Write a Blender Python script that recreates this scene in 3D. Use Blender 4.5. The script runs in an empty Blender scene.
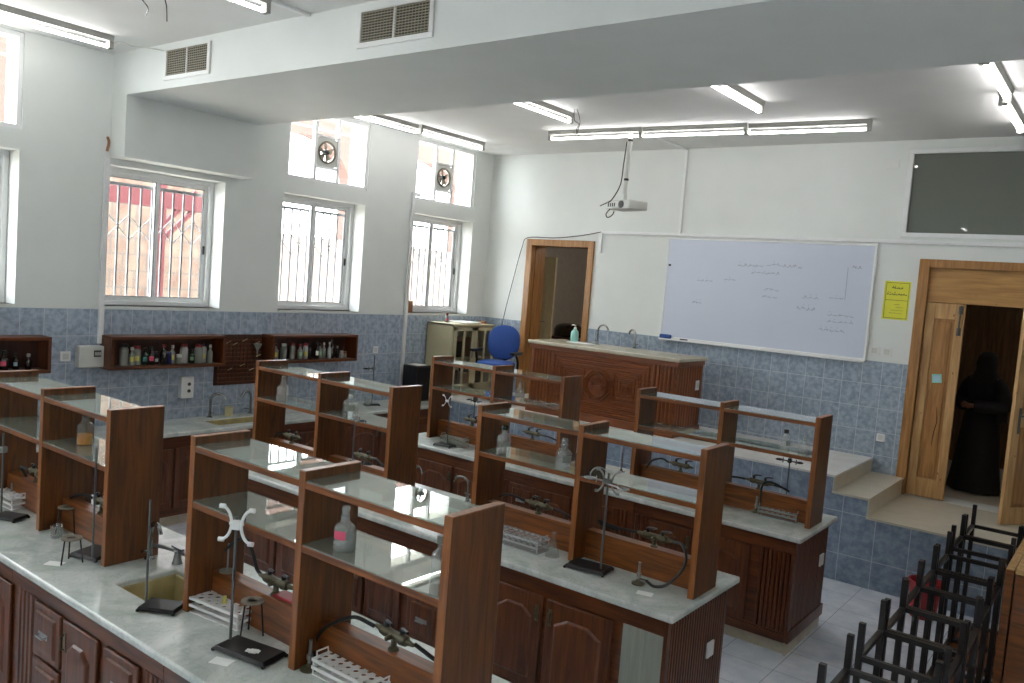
import bpy, math, random
from mathutils import Vector, Matrix
random.seed(7)
PI = math.pi
SC = bpy.context.scene
COL = SC.collection

# ------------------------------------------------------------------ mesh builder
class MB:
    def __init__(s): s.v = []; s.f = []; s.m = []
    def add(s, vs, fs, m=0):
        n = len(s.v); s.v += [tuple(p) for p in vs]
        s.f += [tuple(i + n for i in f) for f in fs]; s.m += [m] * len(fs); return s
    def box(s, x0, x1, y0, y1, z0, z1, m=0):
        if x0 > x1: x0, x1 = x1, x0
        if y0 > y1: y0, y1 = y1, y0
        if z0 > z1: z0, z1 = z1, z0
        vs = [(x0,y0,z0),(x1,y0,z0),(x1,y1,z0),(x0,y1,z0),(x0,y0,z1),(x1,y0,z1),(x1,y1,z1),(x0,y1,z1)]
        return s.add(vs, [(3,2,1,0),(4,5,6,7),(0,1,5,4),(1,2,6,5),(2,3,7,6),(3,0,4,7)], m)
    def bar(s, p, q, w, h=None, m=0):
        h = h or w; p = Vector(p); q = Vector(q); d = (q - p).normalized()
        u = Vector((0,0,1)) if abs(d.z) < .9 else Vector((1,0,0))
        a = d.cross(u).normalized() * w / 2; b = a.cross(d).normalized() * h / 2
        vs = [p-a-b, p+a-b, p+a+b, p-a+b, q-a-b, q+a-b, q+a+b, q-a+b]
        return s.add(vs, [(0,1,2,3),(7,6,5,4),(0,4,5,1),(1,5,6,2),(2,6,7,3),(3,7,4,0)], m)
    def tube(s, pts, r, n=8, m=0, closed=False):
        pts = [Vector(p) for p in pts]; k = len(pts)
        rr = r if isinstance(r, (list, tuple)) else [r] * k
        ref = None; rings = []
        for i, p in enumerate(pts):
            if closed: t = (pts[(i+1) % k] - pts[i-1])
            else: t = pts[min(i+1, k-1)] - pts[max(i-1, 0)]
            if t.length < 1e-9: t = Vector((0,0,1))
            t.normalize()
            if ref is None:
                ref = Vector((0,0,1)) if abs(t.z) < .9 else Vector((1,0,0))
            a = (ref - t * ref.dot(t))
            if a.length < 1e-6: a = t.orthogonal()
            a.normalize(); ref = a; b = t.cross(a)
            rings.append([p + (a * math.cos(2*PI*j/n) + b * math.sin(2*PI*j/n)) * rr[i] for j in range(n)])
        vs = [v for g in rings for v in g]; fs = []
        for i in range(k if closed else k - 1):
            i2 = (i + 1) % k
            for j in range(n):
                j2 = (j + 1) % n
                fs.append((i*n+j, i*n+j2, i2*n+j2, i2*n+j))
        if not closed:
            fs.append(tuple(range(n-1, -1, -1))); fs.append(tuple((k-1)*n + j for j in range(n)))
        return s.add(vs, fs, m)
    def cyl(s, p, q, r, r2=None, n=16, m=0): return s.tube([p, q], [r, r if r2 is None else r2], n, m)
    def lathe(s, prof, c=(0,0,0), n=20, m=0, axis='z'):
        vs = []; fs = []; k = len(prof)
        for (r, z) in prof:
            for j in range(n):
                a = 2*PI*j/n; x, y = r*math.cos(a), r*math.sin(a)
                if axis == 'z': p = (c[0]+x, c[1]+y, c[2]+z)
                elif axis == 'x': p = (c[0]+z, c[1]+x, c[2]+y)
                else: p = (c[0]+y, c[1]+z, c[2]+x)
                vs.append(p)
        for i in range(k-1):
            for j in range(n):
                j2 = (j+1) % n; fs.append((i*n+j, i*n+j2, (i+1)*n+j2, (i+1)*n+j))
        if prof[0][0] > 1e-5: fs.append(tuple(range(n-1, -1, -1)))
        if prof[-1][0] > 1e-5: fs.append(tuple((k-1)*n+j for j in range(n)))
        return s.add(vs, fs, m)
    def prism(s, poly, axis, a0, a1, m=0):
        n = len(poly)
        def P(u, v, w): return {'x': (w,u,v), 'y': (u,w,v), 'z': (u,v,w)}[axis]
        vs = [P(u, v, a0) for u, v in poly] + [P(u, v, a1) for u, v in poly]
        fs = [tuple(range(n-1,-1,-1)), tuple(range(n, 2*n))] + [(i, (i+1) % n, n+(i+1) % n, n+i) for i in range(n)]
        return s.add(vs, fs, m)
    def loft(s, rings, m=0, cap=True):
        n = len(rings[0]); vs = [p for r in rings for p in r]; fs = []
        for i in range(len(rings)-1):
            for j in range(n):
                j2 = (j+1) % n; fs.append((i*n+j, i*n+j2, (i+1)*n+j2, (i+1)*n+j))
        if cap:
            fs.append(tuple(range(n-1,-1,-1))); fs.append(tuple((len(rings)-1)*n+j for j in range(n)))
        return s.add(vs, fs, m)
    def xf(s, M):
        s.v = [tuple(M @ Vector(p)) for p in s.v]; return s

def slab(mb, X, Y, z0, z1):
    """closed slab over X[0]..X[3] x Y[0]..Y[3] with the middle cell cut out"""
    vs = [(x, y, z) for z in (z0, z1) for y in Y for x in X]; I = lambda i, j, k: k*16 + j*4 + i; fs = []
    for i in range(3):
        for j in range(3):
            if i == 1 and j == 1: continue
            fs.append((I(i,j,1),I(i+1,j,1),I(i+1,j+1,1),I(i,j+1,1))); fs.append((I(i,j,0),I(i,j+1,0),I(i+1,j+1,0),I(i+1,j,0)))
    for i in range(3):
        fs.append((I(i,0,0),I(i+1,0,0),I(i+1,0,1),I(i,0,1))); fs.append((I(i+1,3,0),I(i,3,0),I(i,3,1),I(i+1,3,1)))
        fs.append((I(0,i+1,0),I(0,i,0),I(0,i,1),I(0,i+1,1))); fs.append((I(3,i,0),I(3,i+1,0),I(3,i+1,1),I(3,i,1)))
    fs += [(I(2,1,0),I(1,1,0),I(1,1,1),I(2,1,1)),(I(1,2,0),I(2,2,0),I(2,2,1),I(1,2,1)),(I(1,1,0),I(1,2,0),I(1,2,1),I(1,1,1)),(I(2,2,0),I(2,1,0),I(2,1,1),I(2,2,1))]
    return mb.add(vs, fs)
def arc(c, r, a0, a1, n, plane='xz'):
    o = []
    for i in range(n+1):
        a = a0 + (a1-a0)*i/n; u, v = r*math.cos(a), r*math.sin(a)
        o.append({'xz': (c[0]+u, c[1], c[2]+v), 'xy': (c[0]+u, c[1]+v, c[2]), 'yz': (c[0], c[1]+u, c[2]+v)}[plane])
    return o

def smooth_path(pts, n=6):
    P = [Vector(p) for p in pts]; P = [P[0]*2-P[1]] + P + [P[-1]*2-P[-2]]; out = []
    for i in range(1, len(P)-2):
        for k in range(n):
            t = k/n; a, b, c, d = P[i-1], P[i], P[i+1], P[i+2]
            out.append(.5*((2*b)+(c-a)*t+(2*a-5*b+4*c-d)*t*t+(3*b-a-3*c+d)*t**3))
    out.append(P[-2]); return out

def obj(name, mb, mats, parent=None, loc=(0,0,0), rot=(0,0,0), bevel=0, smooth=True, seg=2):
    me = bpy.data.meshes.new(name); me.from_pydata([tuple(v) for v in mb.v], [], mb.f)
    if not isinstance(mats, (list, tuple)): mats = [mats]
    for m in mats: me.materials.append(m)
    me.polygons.foreach_set('material_index', mb.m)
    me.validate(); me.update()
    if smooth:
        me.shade_smooth(); me.set_sharp_from_angle(angle=math.radians(38))
    o = bpy.data.objects.new(name, me); COL.objects.link(o)
    o.location = loc; o.rotation_euler = rot
    if parent: o.parent = parent
    if bevel:
        b = o.modifiers.new('bevel', 'BEVEL'); b.width = bevel; b.segments = seg; b.limit_method = 'ANGLE'; b.angle_limit = math.radians(50)
    return o

def tag(o, label=None, cat=None, group=None, kind=None):
    if label: o['label'] = label
    if cat: o['category'] = cat
    if group: o['group'] = group
    if kind: o['kind'] = kind
    return o
def thing(name, label, cat, loc=(0,0,0), rz=0, group=None):
    o = bpy.data.objects.new(name, None); COL.objects.link(o); o.empty_display_size = .05
    o.location = loc; o.rotation_euler = (0,0,rz); return tag(o, label, cat, group)
def struct(name, mb, mats, parent=None, label=None, cat=None, **k):
    o = obj(name, mb, mats, parent, **k)
    if not parent: tag(o, label, cat, kind='structure')
    return o
def copy_tree(o, parent=None):
    c = o.copy(); COL.objects.link(c)
    if parent: c.parent = parent
    for ch in list(o.children): copy_tree(ch, c)
    return c
def dup(root, loc, rz=0, label=None, group=None):
    c = copy_tree(root); c.location = loc; c.rotation_euler = (0,0,rz)
    if label: c['label'] = label
    if group: c['group'] = group
    return c

# ------------------------------------------------------------------ materials
def srgb(*c):
    if len(c) == 1: c = c*3
    return tuple(((v/255)/12.92 if v/255 <= .04045 else (((v/255)+.055)/1.055)**2.4) for v in c) + (1,)
def nmat(name):
    m = bpy.data.materials.new(name); m.use_nodes = True; nt = m.node_tree
    return m, nt, nt.nodes['Principled BSDF']
def node(nt, t, **k):
    n = nt.nodes.new(t)
    for a, v in k.items(): setattr(n, a, v)
    return n
def simple(name, col, rough=.5, metal=0, coat=0, noise=.06, scale=12, bump=0, spec=.5):
    m, nt, p = nmat(name)
    tc = node(nt, 'ShaderNodeTexCoord'); nz = node(nt, 'ShaderNodeTexNoise')
    nz.inputs['Scale'].default_value = scale; nz.inputs['Detail'].default_value = 4
    nt.links.new(tc.outputs['Object'], nz.inputs['Vector'])
    r = node(nt, 'ShaderNodeValToRGB')
    r.color_ramp.elements[0].position = .3; r.color_ramp.elements[1].position = .7
    r.color_ramp.elements[0].color = tuple(c*(1-noise) for c in col[:3]) + (1,)
    r.color_ramp.elements[1].color = tuple(min(1, c*(1+noise)) for c in col[:3]) + (1,)
    nt.links.new(nz.outputs['Fac'], r.inputs['Fac']); nt.links.new(r.outputs['Color'], p.inputs['Base Color'])
    p.inputs['Roughness'].default_value = rough; p.inputs['Metallic'].default_value = metal
    p.inputs['Coat Weight'].default_value = coat; p.inputs['Specular IOR Level'].default_value = spec
    if bump:
        b = node(nt, 'ShaderNodeBump'); b.inputs['Strength'].default_value = bump; b.inputs['Distance'].default_value = .004
        nt.links.new(nz.outputs['Fac'], b.inputs['Height']); nt.links.new(b.outputs['Normal'], p.inputs['Normal'])
    return m
def emit(name, col, s):
    m, nt, p = nmat(name); p.inputs['Base Color'].default_value = (.8,.8,.8,1)
    p.inputs['Emission Color'].default_value = col; p.inputs['Emission Strength'].default_value = s; return m
def wood(name, dark, light, axis='z', rough=.42, coat=.12, scale=1.0, knots=False):
    m, nt, p = nmat(name); L = nt.links.new
    tc = node(nt, 'ShaderNodeTexCoord'); mp = node(nt, 'ShaderNodeMapping')
    st = {'x': (1.2, 14, 14), 'y': (14, 1.2, 14), 'z': (14, 14, 1.2)}[axis]
    mp.inputs['Scale'].default_value = tuple(s*scale for s in st)
    oi = node(nt, 'ShaderNodeObjectInfo'); ad = node(nt, 'ShaderNodeVectorMath', operation='ADD')
    cb = node(nt, 'ShaderNodeCombineXYZ'); mu = node(nt, 'ShaderNodeMath', operation='MULTIPLY'); mu.inputs[1].default_value = 9
    L(oi.outputs['Random'], mu.inputs[0]); L(mu.outputs[0], cb.inputs[0]); L(mu.outputs[0], cb.inputs[2])
    L(tc.outputs['Object'], ad.inputs[0]); L(cb.outputs[0], ad.inputs[1]); L(ad.outputs[0], mp.inputs['Vector'])
    nz = node(nt, 'ShaderNodeTexNoise'); nz.inputs['Scale'].default_value = 2.2; nz.inputs['Detail'].default_value = 7; nz.inputs['Distortion'].default_value = .6
    L(mp.outputs[0], nz.inputs['Vector'])
    r = node(nt, 'ShaderNodeValToRGB'); r.color_ramp.elements[0].position = .32; r.color_ramp.elements[1].position = .68
    r.color_ramp.elements[0].color = dark; r.color_ramp.elements[1].color = light
    L(nz.outputs['Fac'], r.inputs['Fac']); outc = r.outputs['Color']
    if knots:
        vo = node(nt, 'ShaderNodeTexVoronoi'); vo.inputs['Scale'].default_value = 9.0
        m2 = node(nt, 'ShaderNodeMapping'); m2.inputs['Scale'].default_value = (1,1,.6)
        L(ad.outputs[0], m2.inputs['Vector']); L(m2.outputs[0], vo.inputs['Vector'])
        r2 = node(nt, 'ShaderNodeValToRGB'); r2.color_ramp.elements[0].position = .03; r2.color_ramp.elements[1].position = .1
        r2.color_ramp.elements[0].color = (.28,.12,.04,1); r2.color_ramp.elements[1].color = (1,1,1,1)
        L(vo.outputs['Distance'], r2.inputs['Fac'])
        mx = node(nt, 'ShaderNodeMix', data_type='RGBA', blend_type='MULTIPLY'); mx.inputs[0].default_value = .8
        L(outc, mx.inputs[6]); L(r2.outputs['Color'], mx.inputs[7]); outc = mx.outputs[2]
    L(outc, p.inputs['Base Color']); p.inputs['Roughness'].default_value = rough; p.inputs['Coat Weight'].default_value = coat
    p.inputs['Coat Roughness'].default_value = .2
    b = node(nt, 'ShaderNodeBump'); b.inputs['Strength'].default_value = .08; b.inputs['Distance'].default_value = .003
    L(nz.outputs['Fac'], b.inputs['Height']); L(b.outputs['Normal'], p.inputs['Normal'])
    return m
def tiles(name, axes, w, h, off, c1, c2, mortar, msize=.006, rough=.3, nscale=9, bump=.15):
    m, nt, p = nmat(name); L = nt.links.new
    tc = node(nt, 'ShaderNodeTexCoord'); sp = node(nt, 'ShaderNodeSeparateXYZ'); cb = node(nt, 'ShaderNodeCombineXYZ')
    L(tc.outputs['Object'], sp.inputs[0])
    for i, a in enumerate(axes):
        ad = node(nt, 'ShaderNodeMath', operation='ADD'); ad.inputs[1].default_value = off[i]
        L(sp.outputs['XYZ'.index(a)], ad.inputs[0]); L(ad.outputs[0], cb.inputs[i])
    br = node(nt, 'ShaderNodeTexBrick'); br.offset = 0; br.squash = 1
    br.inputs['Scale'].default_value = 1; br.inputs['Mortar Size'].default_value = msize/2
    br.inputs['Brick Width'].default_value = w; br.inputs['Row Height'].default_value = h; br.inputs['Bias'].default_value = 0
    br.inputs['Mortar Smooth'].default_value = .1
    L(cb.outputs[0], br.inputs['Vector'])
    nz = node(nt, 'ShaderNodeTexNoise'); nz.inputs['Scale'].default_value = nscale; nz.inputs['Detail'].default_value = 5; nz.inputs['Roughness'].default_value = .6
    L(tc.outputs['Object'], nz.inputs['Vector'])
    r = node(nt, 'ShaderNodeValToRGB'); r.color_ramp.elements[0].position = .36; r.color_ramp.elements[1].position = .64
    r.color_ramp.elements[0].color = c1; r.color_ramp.elements[1].color = c2
    L(nz.outputs['Fac'], r.inputs['Fac'])
    L(r.outputs['Color'], br.inputs['Color1']); L(r.outputs['Color'], br.inputs['Color2']); br.inputs['Mortar'].default_value = mortar
    L(br.outputs['Color'], p.inputs['Base Color']); p.inputs['Roughness'].default_value = rough
    b = node(nt, 'ShaderNodeBump'); b.inputs['Strength'].default_value = bump; b.inputs['Distance'].default_value = .002; b.invert = True
    L(br.outputs['Fac'], b.inputs['Height']); L(b.outputs['Normal'], p.inputs['Normal'])
    return m
def marble(name, base, vein, vein2, rough=.22):
    m, nt, p = nmat(name); L = nt.links.new
    tc = node(nt, 'ShaderNodeTexCoord')
    a = node(nt, 'ShaderNodeTexNoise'); a.inputs['Scale'].default_value = 3.5; a.inputs['Detail'].default_value = 8; a.inputs['Distortion'].default_value = 1.6
    b = node(nt, 'ShaderNodeTexNoise'); b.inputs['Scale'].default_value = 8; b.inputs['Detail'].default_value = 8; b.inputs['Distortion'].default_value = 2.4
    for n in (a, b): L(tc.outputs['Object'], n.inputs['Vector'])
    r = node(nt, 'ShaderNodeValToRGB'); e = r.color_ramp.elements
    e[0].position = .3; e[0].color = vein2; e[1].position = .62; e[1].color = base
    q = e.new(.46); q.color = tuple((x+y)/2 for x, y in zip(base, vein2))
    L(a.outputs['Fac'], r.inputs['Fac'])
    r2 = node(nt, 'ShaderNodeValToRGB'); e = r2.color_ramp.elements
    e[0].position = .455; e[0].color = (0,0,0,1); e[1].position = .53; e[1].color = (0,0,0,1); q = e.new(.49); q.color = (1,1,1,1)
    L(b.outputs['Fac'], r2.inputs['Fac'])
    k = node(nt, 'ShaderNodeMath', operation='MULTIPLY'); k.inputs[1].default_value = .28; L(r2.outputs['Color'], k.inputs[0])
    mx = node(nt, 'ShaderNodeMix', data_type='RGBA'); L(k.outputs[0], mx.inputs[0]); L(r.outputs['Color'], mx.inputs[6]); mx.inputs[7].default_value = vein
    L(mx.outputs[2], p.inputs['Base Color']); p.inputs['Roughness'].default_value = rough
    return m
def glass(name, tint, ior=1.5, rough=0.0, refl=1.0, frost=0, fcol=None):
    m = bpy.data.materials.new(name); m.use_nodes = True; nt = m.node_tree; L = nt.links.new
    nt.nodes.remove(nt.nodes['Principled BSDF']); out = nt.nodes['Material Output']
    fr = node(nt, 'ShaderNodeFresnel'); ge = node(nt, 'ShaderNodeNewGeometry'); mi = node(nt, 'ShaderNodeMix')
    mi.inputs[2].default_value = ior; mi.inputs[3].default_value = 1/ior   # same reflectance from both sides of the thin pane
    L(ge.outputs['Backfacing'], mi.inputs[0]); L(mi.outputs[0], fr.inputs['IOR'])
    tr = node(nt, 'ShaderNodeBsdfTransparent'); tr.inputs['Color'].default_value = tint
    gl = node(nt, 'ShaderNodeBsdfGlossy'); gl.inputs['Roughness'].default_value = rough; gl.inputs['Color'].default_value = (refl,refl,refl,1)
    mx = node(nt, 'ShaderNodeMixShader'); L(fr.outputs[0], mx.inputs[0]); L(tr.outputs[0], mx.inputs[1]); L(gl.outputs[0], mx.inputs[2])
    if frost:
        df = node(nt, 'ShaderNodeBsdfDiffuse'); df.inputs['Color'].default_value = fcol
        m2 = node(nt, 'ShaderNodeMixShader'); m2.inputs[0].default_value = frost
        L(tr.outputs[0], m2.inputs[1]); L(df.outputs[0], m2.inputs[2]); L(m2.outputs[0], mx.inputs[1])
    L(mx.outputs[0], out.inputs['Surface']); return m

M = {}
M['paint'] = simple('wall_paint', srgb(226,229,226), .6, noise=.02, scale=3, bump=.03)
M['ceil'] = simple('ceiling_paint', srgb(224,224,223), .7, noise=.02, scale=3, bump=.03)
TC1, TC2, TCM = srgb(130,145,162), srgb(168,180,192), srgb(196,202,206)
M['tile_x_lit'] = tiles('tile_left_lightened', 'YZ', .2, .25, (.1,-2.02+2.5), srgb(138,153,172), srgb(178,190,204), srgb(200,206,210), nscale=20)  # same tile as the front wall, colour lightened to make up for weak light
M['tile_y'] = tiles('tile_front', 'XZ', .2, .25, (.05,-2.02+2.5), TC1, TC2, TCM, nscale=20)
M['tile_riser'] = tiles('tile_riser', 'XZ', .3, .4, (.05,.14), srgb(118,134,156), srgb(152,166,182), TCM, nscale=18)
M['floor'] = tiles('floor_tile', 'XY', .4, .4, (.1,.1), srgb(206,213,226), srgb(230,234,242), srgb(150,158,172), .005, .22, 5, .1)
M['stone'] = simple('cream_stone', srgb(203,196,180), .35, noise=.06, scale=6)
M['stage_top'] = tiles('stage_tile', 'XY', .4, .4, (0,.167), srgb(214,212,208), srgb(226,225,222), srgb(180,178,172), .004, .3, 5, .1)
M['marble'] = marble('grey_marble', srgb(206,210,205), srgb(138,148,144), srgb(176,184,178))
M['marble_cream'] = marble('cream_marble', srgb(200,192,172), srgb(150,140,118), srgb(180,170,148))
M['wood'] = wood('varnished_wood', srgb(64,29,6), srgb(108,54,16), 'z')
M['wood_h'] = wood('varnished_wood_level', srgb(64,29,6), srgb(108,54,16), 'x')
M['wood_y'] = wood('varnished_wood_deep', srgb(64,29,6), srgb(106,53,16), 'y')
M['wood_desk'] = wood('desk_wood', srgb(104,52,18), srgb(138,73,28), 'z')
M['wood_desk_h'] = wood('desk_wood_level', srgb(104,52,18), srgb(138,73,28), 'x')
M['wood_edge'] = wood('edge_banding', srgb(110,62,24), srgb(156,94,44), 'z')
M['wood_dk'] = wood('dark_wood', srgb(50,25,15), srgb(78,42,26), 'z')
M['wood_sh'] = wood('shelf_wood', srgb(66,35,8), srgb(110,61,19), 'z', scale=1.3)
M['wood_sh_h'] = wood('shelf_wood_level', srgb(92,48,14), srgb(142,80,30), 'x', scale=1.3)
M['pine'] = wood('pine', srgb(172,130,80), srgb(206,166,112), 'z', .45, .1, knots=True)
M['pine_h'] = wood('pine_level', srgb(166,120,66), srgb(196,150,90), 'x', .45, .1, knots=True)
M['frame_wood'] = wood('orange_wood', srgb(140,96,50), srgb(180,130,74), 'z', .4, .15)
M['grey_board'] = wood('grey_panel', srgb(132,136,126), srgb(150,153,142), 'z', .6, 0)
M['alu'] = simple('white_aluminium', srgb(232,233,233), .35, noise=.02)
M['alu_dark'] = simple('gasket', srgb(60,62,64), .5, noise=.02)
M['grille_paint'] = simple('grille_paint', srgb(120,121,124), .6, noise=.05)
M['batten'] = simple('batten_paint', srgb(158,158,152), .6, noise=.03)
M['steel'] = simple('grey_steel', srgb(150,152,150), .35, .8, noise=.04)
M['chrome'] = simple('chrome', srgb(150,150,148), .2, 1, noise=.02)
M['iron'] = simple('black_iron', srgb(30,29,30), .4, .2, noise=.15, scale=30)
M['black'] = simple('black_plastic', srgb(22,22,24), .35, noise=.05)
M['rod'] = simple('dull_rod', srgb(96,100,100), .4, .5, noise=.08)
M['rubber'] = simple('black_rubber', srgb(24,24,24), .5, noise=.05)
M['chair_metal'] = simple('dark_painted_metal', srgb(38,34,34), .35, .2, noise=.1)
M['brass'] = simple('dull_brass', srgb(92,86,66), .4, .5, noise=.2, scale=40)
M['white'] = simple('white_plastic', srgb(228,228,226), .4, noise=.02)
M['offwhite'] = simple('offwhite_plastic', srgb(205,206,200), .45, noise=.02)
M['paper'] = simple('paper', srgb(232,232,228), .7, noise=.02)
M['jarwhite'] = simple('jar_white', srgb(178,180,176), .4, noise=.03)
M['red'] = simple('red_paint', srgb(140,30,38), .45)
M['redcloth'] = simple('red_plastic', srgb(150,28,34), .5)
M['redsteel'] = simple('red_steel', srgb(74,14,20), .5, noise=.06)
M['pinklabel'] = simple('pink_label', srgb(228,88,120), .6)
M['yellow'] = simple('yellow_paper', srgb(226,222,70), .6, noise=.02)
M['ylabel'] = simple('yellow_label', srgb(216,208,110), .6)
M['glabel'] = simple('green_label', srgb(150,196,150), .6)
M['blabel'] = simple('blue_label', srgb(170,205,220), .6)
M['tlabel'] = simple('teal_label', srgb(80,150,140), .6)
M['blue'] = simple('blue_fabric', srgb(42,78,150), .8, noise=.06, scale=60)
M['bluesp'] = simple('blue_felt', srgb(52,84,150), .8)
M['mint'] = simple('mint_plastic', srgb(150,208,200), .35)
M['bluenote'] = simple('turquoise_paper', srgb(140,212,200), .6)
M['cream'] = simple('cream_metal', srgb(186,178,146), .45, noise=.03)
M['creampl'] = simple('cream_plastic', srgb(214,204,160), .4)
M['carton'] = simple('cardboard', srgb(158,112,78), .8)
M['beige'] = simple('beige_paint', srgb(205,190,150), .6)
M['store'] = simple('storeroom_paint', srgb(166,158,148), .7)
M['corr'] = wood('corridor_wood', srgb(96,70,46), srgb(132,100,66), 'z', .6, 0)
M['abaya'] = simple('black_cloth', srgb(12,12,14), .8, noise=.1, scale=25)
M['skin'] = simple('skin', srgb(150,108,84), .55, noise=.04)
M['ink'] = simple('faint_ink', srgb(150,156,176), .6)
M['inkd'] = simple('dark_ink', srgb(40,44,40), .6)
M['boardwhite'] = simple('whiteboard_face', srgb(206,212,228), .22, noise=.012, scale=2)
M['yellowed'] = simple('stained_ceramic', srgb(176,164,118), .35, noise=.2, scale=9)
M['grille'] = simple('dark_duct', srgb(66,62,50), .7, noise=.2, scale=30)
M['louvre'] = simple('louvre_metal', srgb(168,162,142), .5, noise=.1, scale=30)
M['dust'] = simple('fan_grey', srgb(120,112,98), .6, noise=.2, scale=20)
M['tube'] = emit('lit_tube', (1,.98,.96,1), 10.5)
M['liq_amber'] = simple('amber_liquid', srgb(206,130,24), .15)
M['liq_dark'] = simple('dark_red_liquid', srgb(110,24,28), .2)
M['bglass_dark'] = simple('dark_bottle_glass', srgb(34,22,18), .12, coat=.5)
M['bglass_green'] = simple('green_bottle_glass', srgb(26,52,38), .12, coat=.5)
M['bglass_blue'] = simple('blue_bottle_glass', srgb(30,34,84), .12, coat=.5)
M['win'] = glass('window_glass', (.97,.98,.98,1), 1.45)
M['darkwin'] = glass('tinted_glass_sheen', (.55,.58,.55,1), 1.55, .01, 1.0, .6, srgb(136,142,132))  # grey diffuse share for dust also paints in reflected light
M['shelfglass'] = glass('shelf_glass', (.86,.92,.88,1), 1.65, .012, 1.0, .22, srgb(176,190,180))
M['labclear'] = glass('clear_plastic', (.92,.93,.93,1), 1.45, .03, 1.0, .35, srgb(215,218,218))
M['labbot'] = glass('bottle_glass', (.93,.95,.94,1), 1.6, .02, 1.0, .22, srgb(226,229,228))
M['lab'] = glass('lab_glass', (.92,.94,.93,1), 1.5, .02, 1.0, .10, srgb(225,228,226))
M['labpale'] = simple('frosted_jar', srgb(142,147,138), .3, noise=.05)
M['dullplate'] = simple('grey_plate', srgb(160,160,150), .5, .3)
def stonewall(name, c1, c2, mort):
    m = tiles(name, 'YZ', .42, .28, (0,0), c1, c2, mort, .03, .9, 4, .6)
    for n in m.node_tree.nodes:
        if n.type == 'TEX_BRICK': n.offset = .5
    return m
M['stonewall'] = stonewall('outdoor_stone', srgb(78,58,48), srgb(94,82,70), srgb(68,62,58))
M['glarewall'] = stonewall('glare_stone', srgb(112,90,78), srgb(140,128,118), srgb(112,104,100))  # lighter stone, the haze and flare of the far windows put into its colour
M['pinkwall'] = simple('pink_render', srgb(86,64,57), .9, noise=.05, scale=2)
M['ground'] = simple('paving', srgb(190,180,165), .9, noise=.1, scale=2)

# ------------------------------------------------------------------ room shell
XR, YB, ZC = 8.9, -12.6, 4.351
DADO = 2.02
LZ0, LZ1 = 2.046, 3.36
LOW = [(-11.6,-10.4), (-9.6,-8.4), (-7.6,-6.34), (-5.575,-4.36), (-3.626,-2.417), (-1.573,-.37)]
UPZ0, UPZ1 = 3.53, 4.335
UPP = [(-11.6,-10.4), (-9.6,-8.4), (-7.55,-6.325), (-3.6,-2.40), (-1.575,-.39)]
def wall_with_holes(mb, axis, c0, c1, a0, a1, z0, z1, holes, m=0):
    """wall slab thickness c0..c1; holes (a0,a1,z0,z1)"""
    As = sorted({a0, a1} | {h[0] for h in holes} | {h[1] for h in holes})
    Zs = sorted({z0, z1} | {h[2] for h in holes} | {h[3] for h in holes})
    for i in range(len(As)-1):
        for j in range(len(Zs)-1):
            ca, cz = (As[i]+As[i+1])/2, (Zs[j]+Zs[j+1])/2
            if any(h[0] < ca < h[1] and h[2] < cz < h[3] for h in holes): continue
            if axis == 'x': mb.box(c0, c1, As[i], As[i+1], Zs[j], Zs[j+1], m)
            else: mb.box(As[i], As[i+1], c0, c1, Zs[j], Zs[j+1], m)
mb = MB(); mb.box(-.3, XR+.3, YB-.3, .3, -.2, 0); struct('floor', mb, M['floor'])
mb = MB(); mb.box(-.3, XR+.3, YB-.3, .3, ZC, ZC+.2); struct('ceiling', mb, M['ceil'])
mb = MB()
wall_with_holes(mb, 'x', -.36, 0, YB, .3, 0, ZC, [(a,b,LZ0,LZ1) for a, b in LOW] + [(a,b,UPZ0,UPZ1) for a, b in UPP])
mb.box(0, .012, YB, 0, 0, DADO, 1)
struct('wall_left', mb, [M['paint'], M['tile_x_lit']])
DL = (.80, 1.76, .987, 3.09); DR = (5.89, 7.29, .662, 3.045); UW = (5.58, 7.9, 3.345, 4.26)
mb = MB()
wall_with_holes(mb, 'y', 0, .3, 0, XR+.3, 0, ZC, [DL, DR, UW])
for a, b in ((.012, .72), (1.84, 5.80), (7.39, XR)): mb.box(a, b, -.012, 0, .0, DADO, 1)
struct('wall_front', mb, [M['paint'], M['tile_y']])
RW_FILL = [(-10.2,-9.0)]  # unseen right wall window, added to brighten the room
mb = MB(); wall_with_holes(mb, 'x', XR, XR+.36, YB, .0, 0, ZC, [(a,b,LZ0,LZ1) for a, b in RW_FILL]); struct('wall_right', mb, M['paint'])
mb = MB(); mb.box(-.3, XR+.3, YB-.3, YB, 0, ZC); struct('wall_back', mb, M['paint'])
mb = MB(); mb.box(0, XR, -5.573, -4.174, 3.973, ZC); mb.box(0, .262, -5.573, -4.174, 3.42, 3.973)
struct('trim_1', mb, M['paint'], label='deep white boxed beam crossing the whole ceiling', cat='beam', smooth=False)
# stage with steps
YP = -1.367
mb = MB()
for x0, x1, zt in ((.012, 5.54, .987), (5.54, 5.864, .836), (5.864, XR, .662)):
    mb.box(x0, x1, YP, -.012, 0, zt-.02, 1)
mb.box(.012, 5.555, YP-.015, -.012, .967, .987, 2)
mb.box(5.54, 5.879, YP-.015, -.012, .816, .836, 0)
mb.box(5.864, XR, YP-.015, -.012, .642, .662, 0)
mb.box(5.54, 5.548, YP, -.012, .836, .967, 0); mb.box(5.864, 5.872, YP, -.012, .662, .816, 0)
struct('floor_platform', mb, [M['stone'], M['tile_riser'], M['stage_top']], label='raised teaching stage with two steps down to the door landing', cat='stage')

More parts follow.
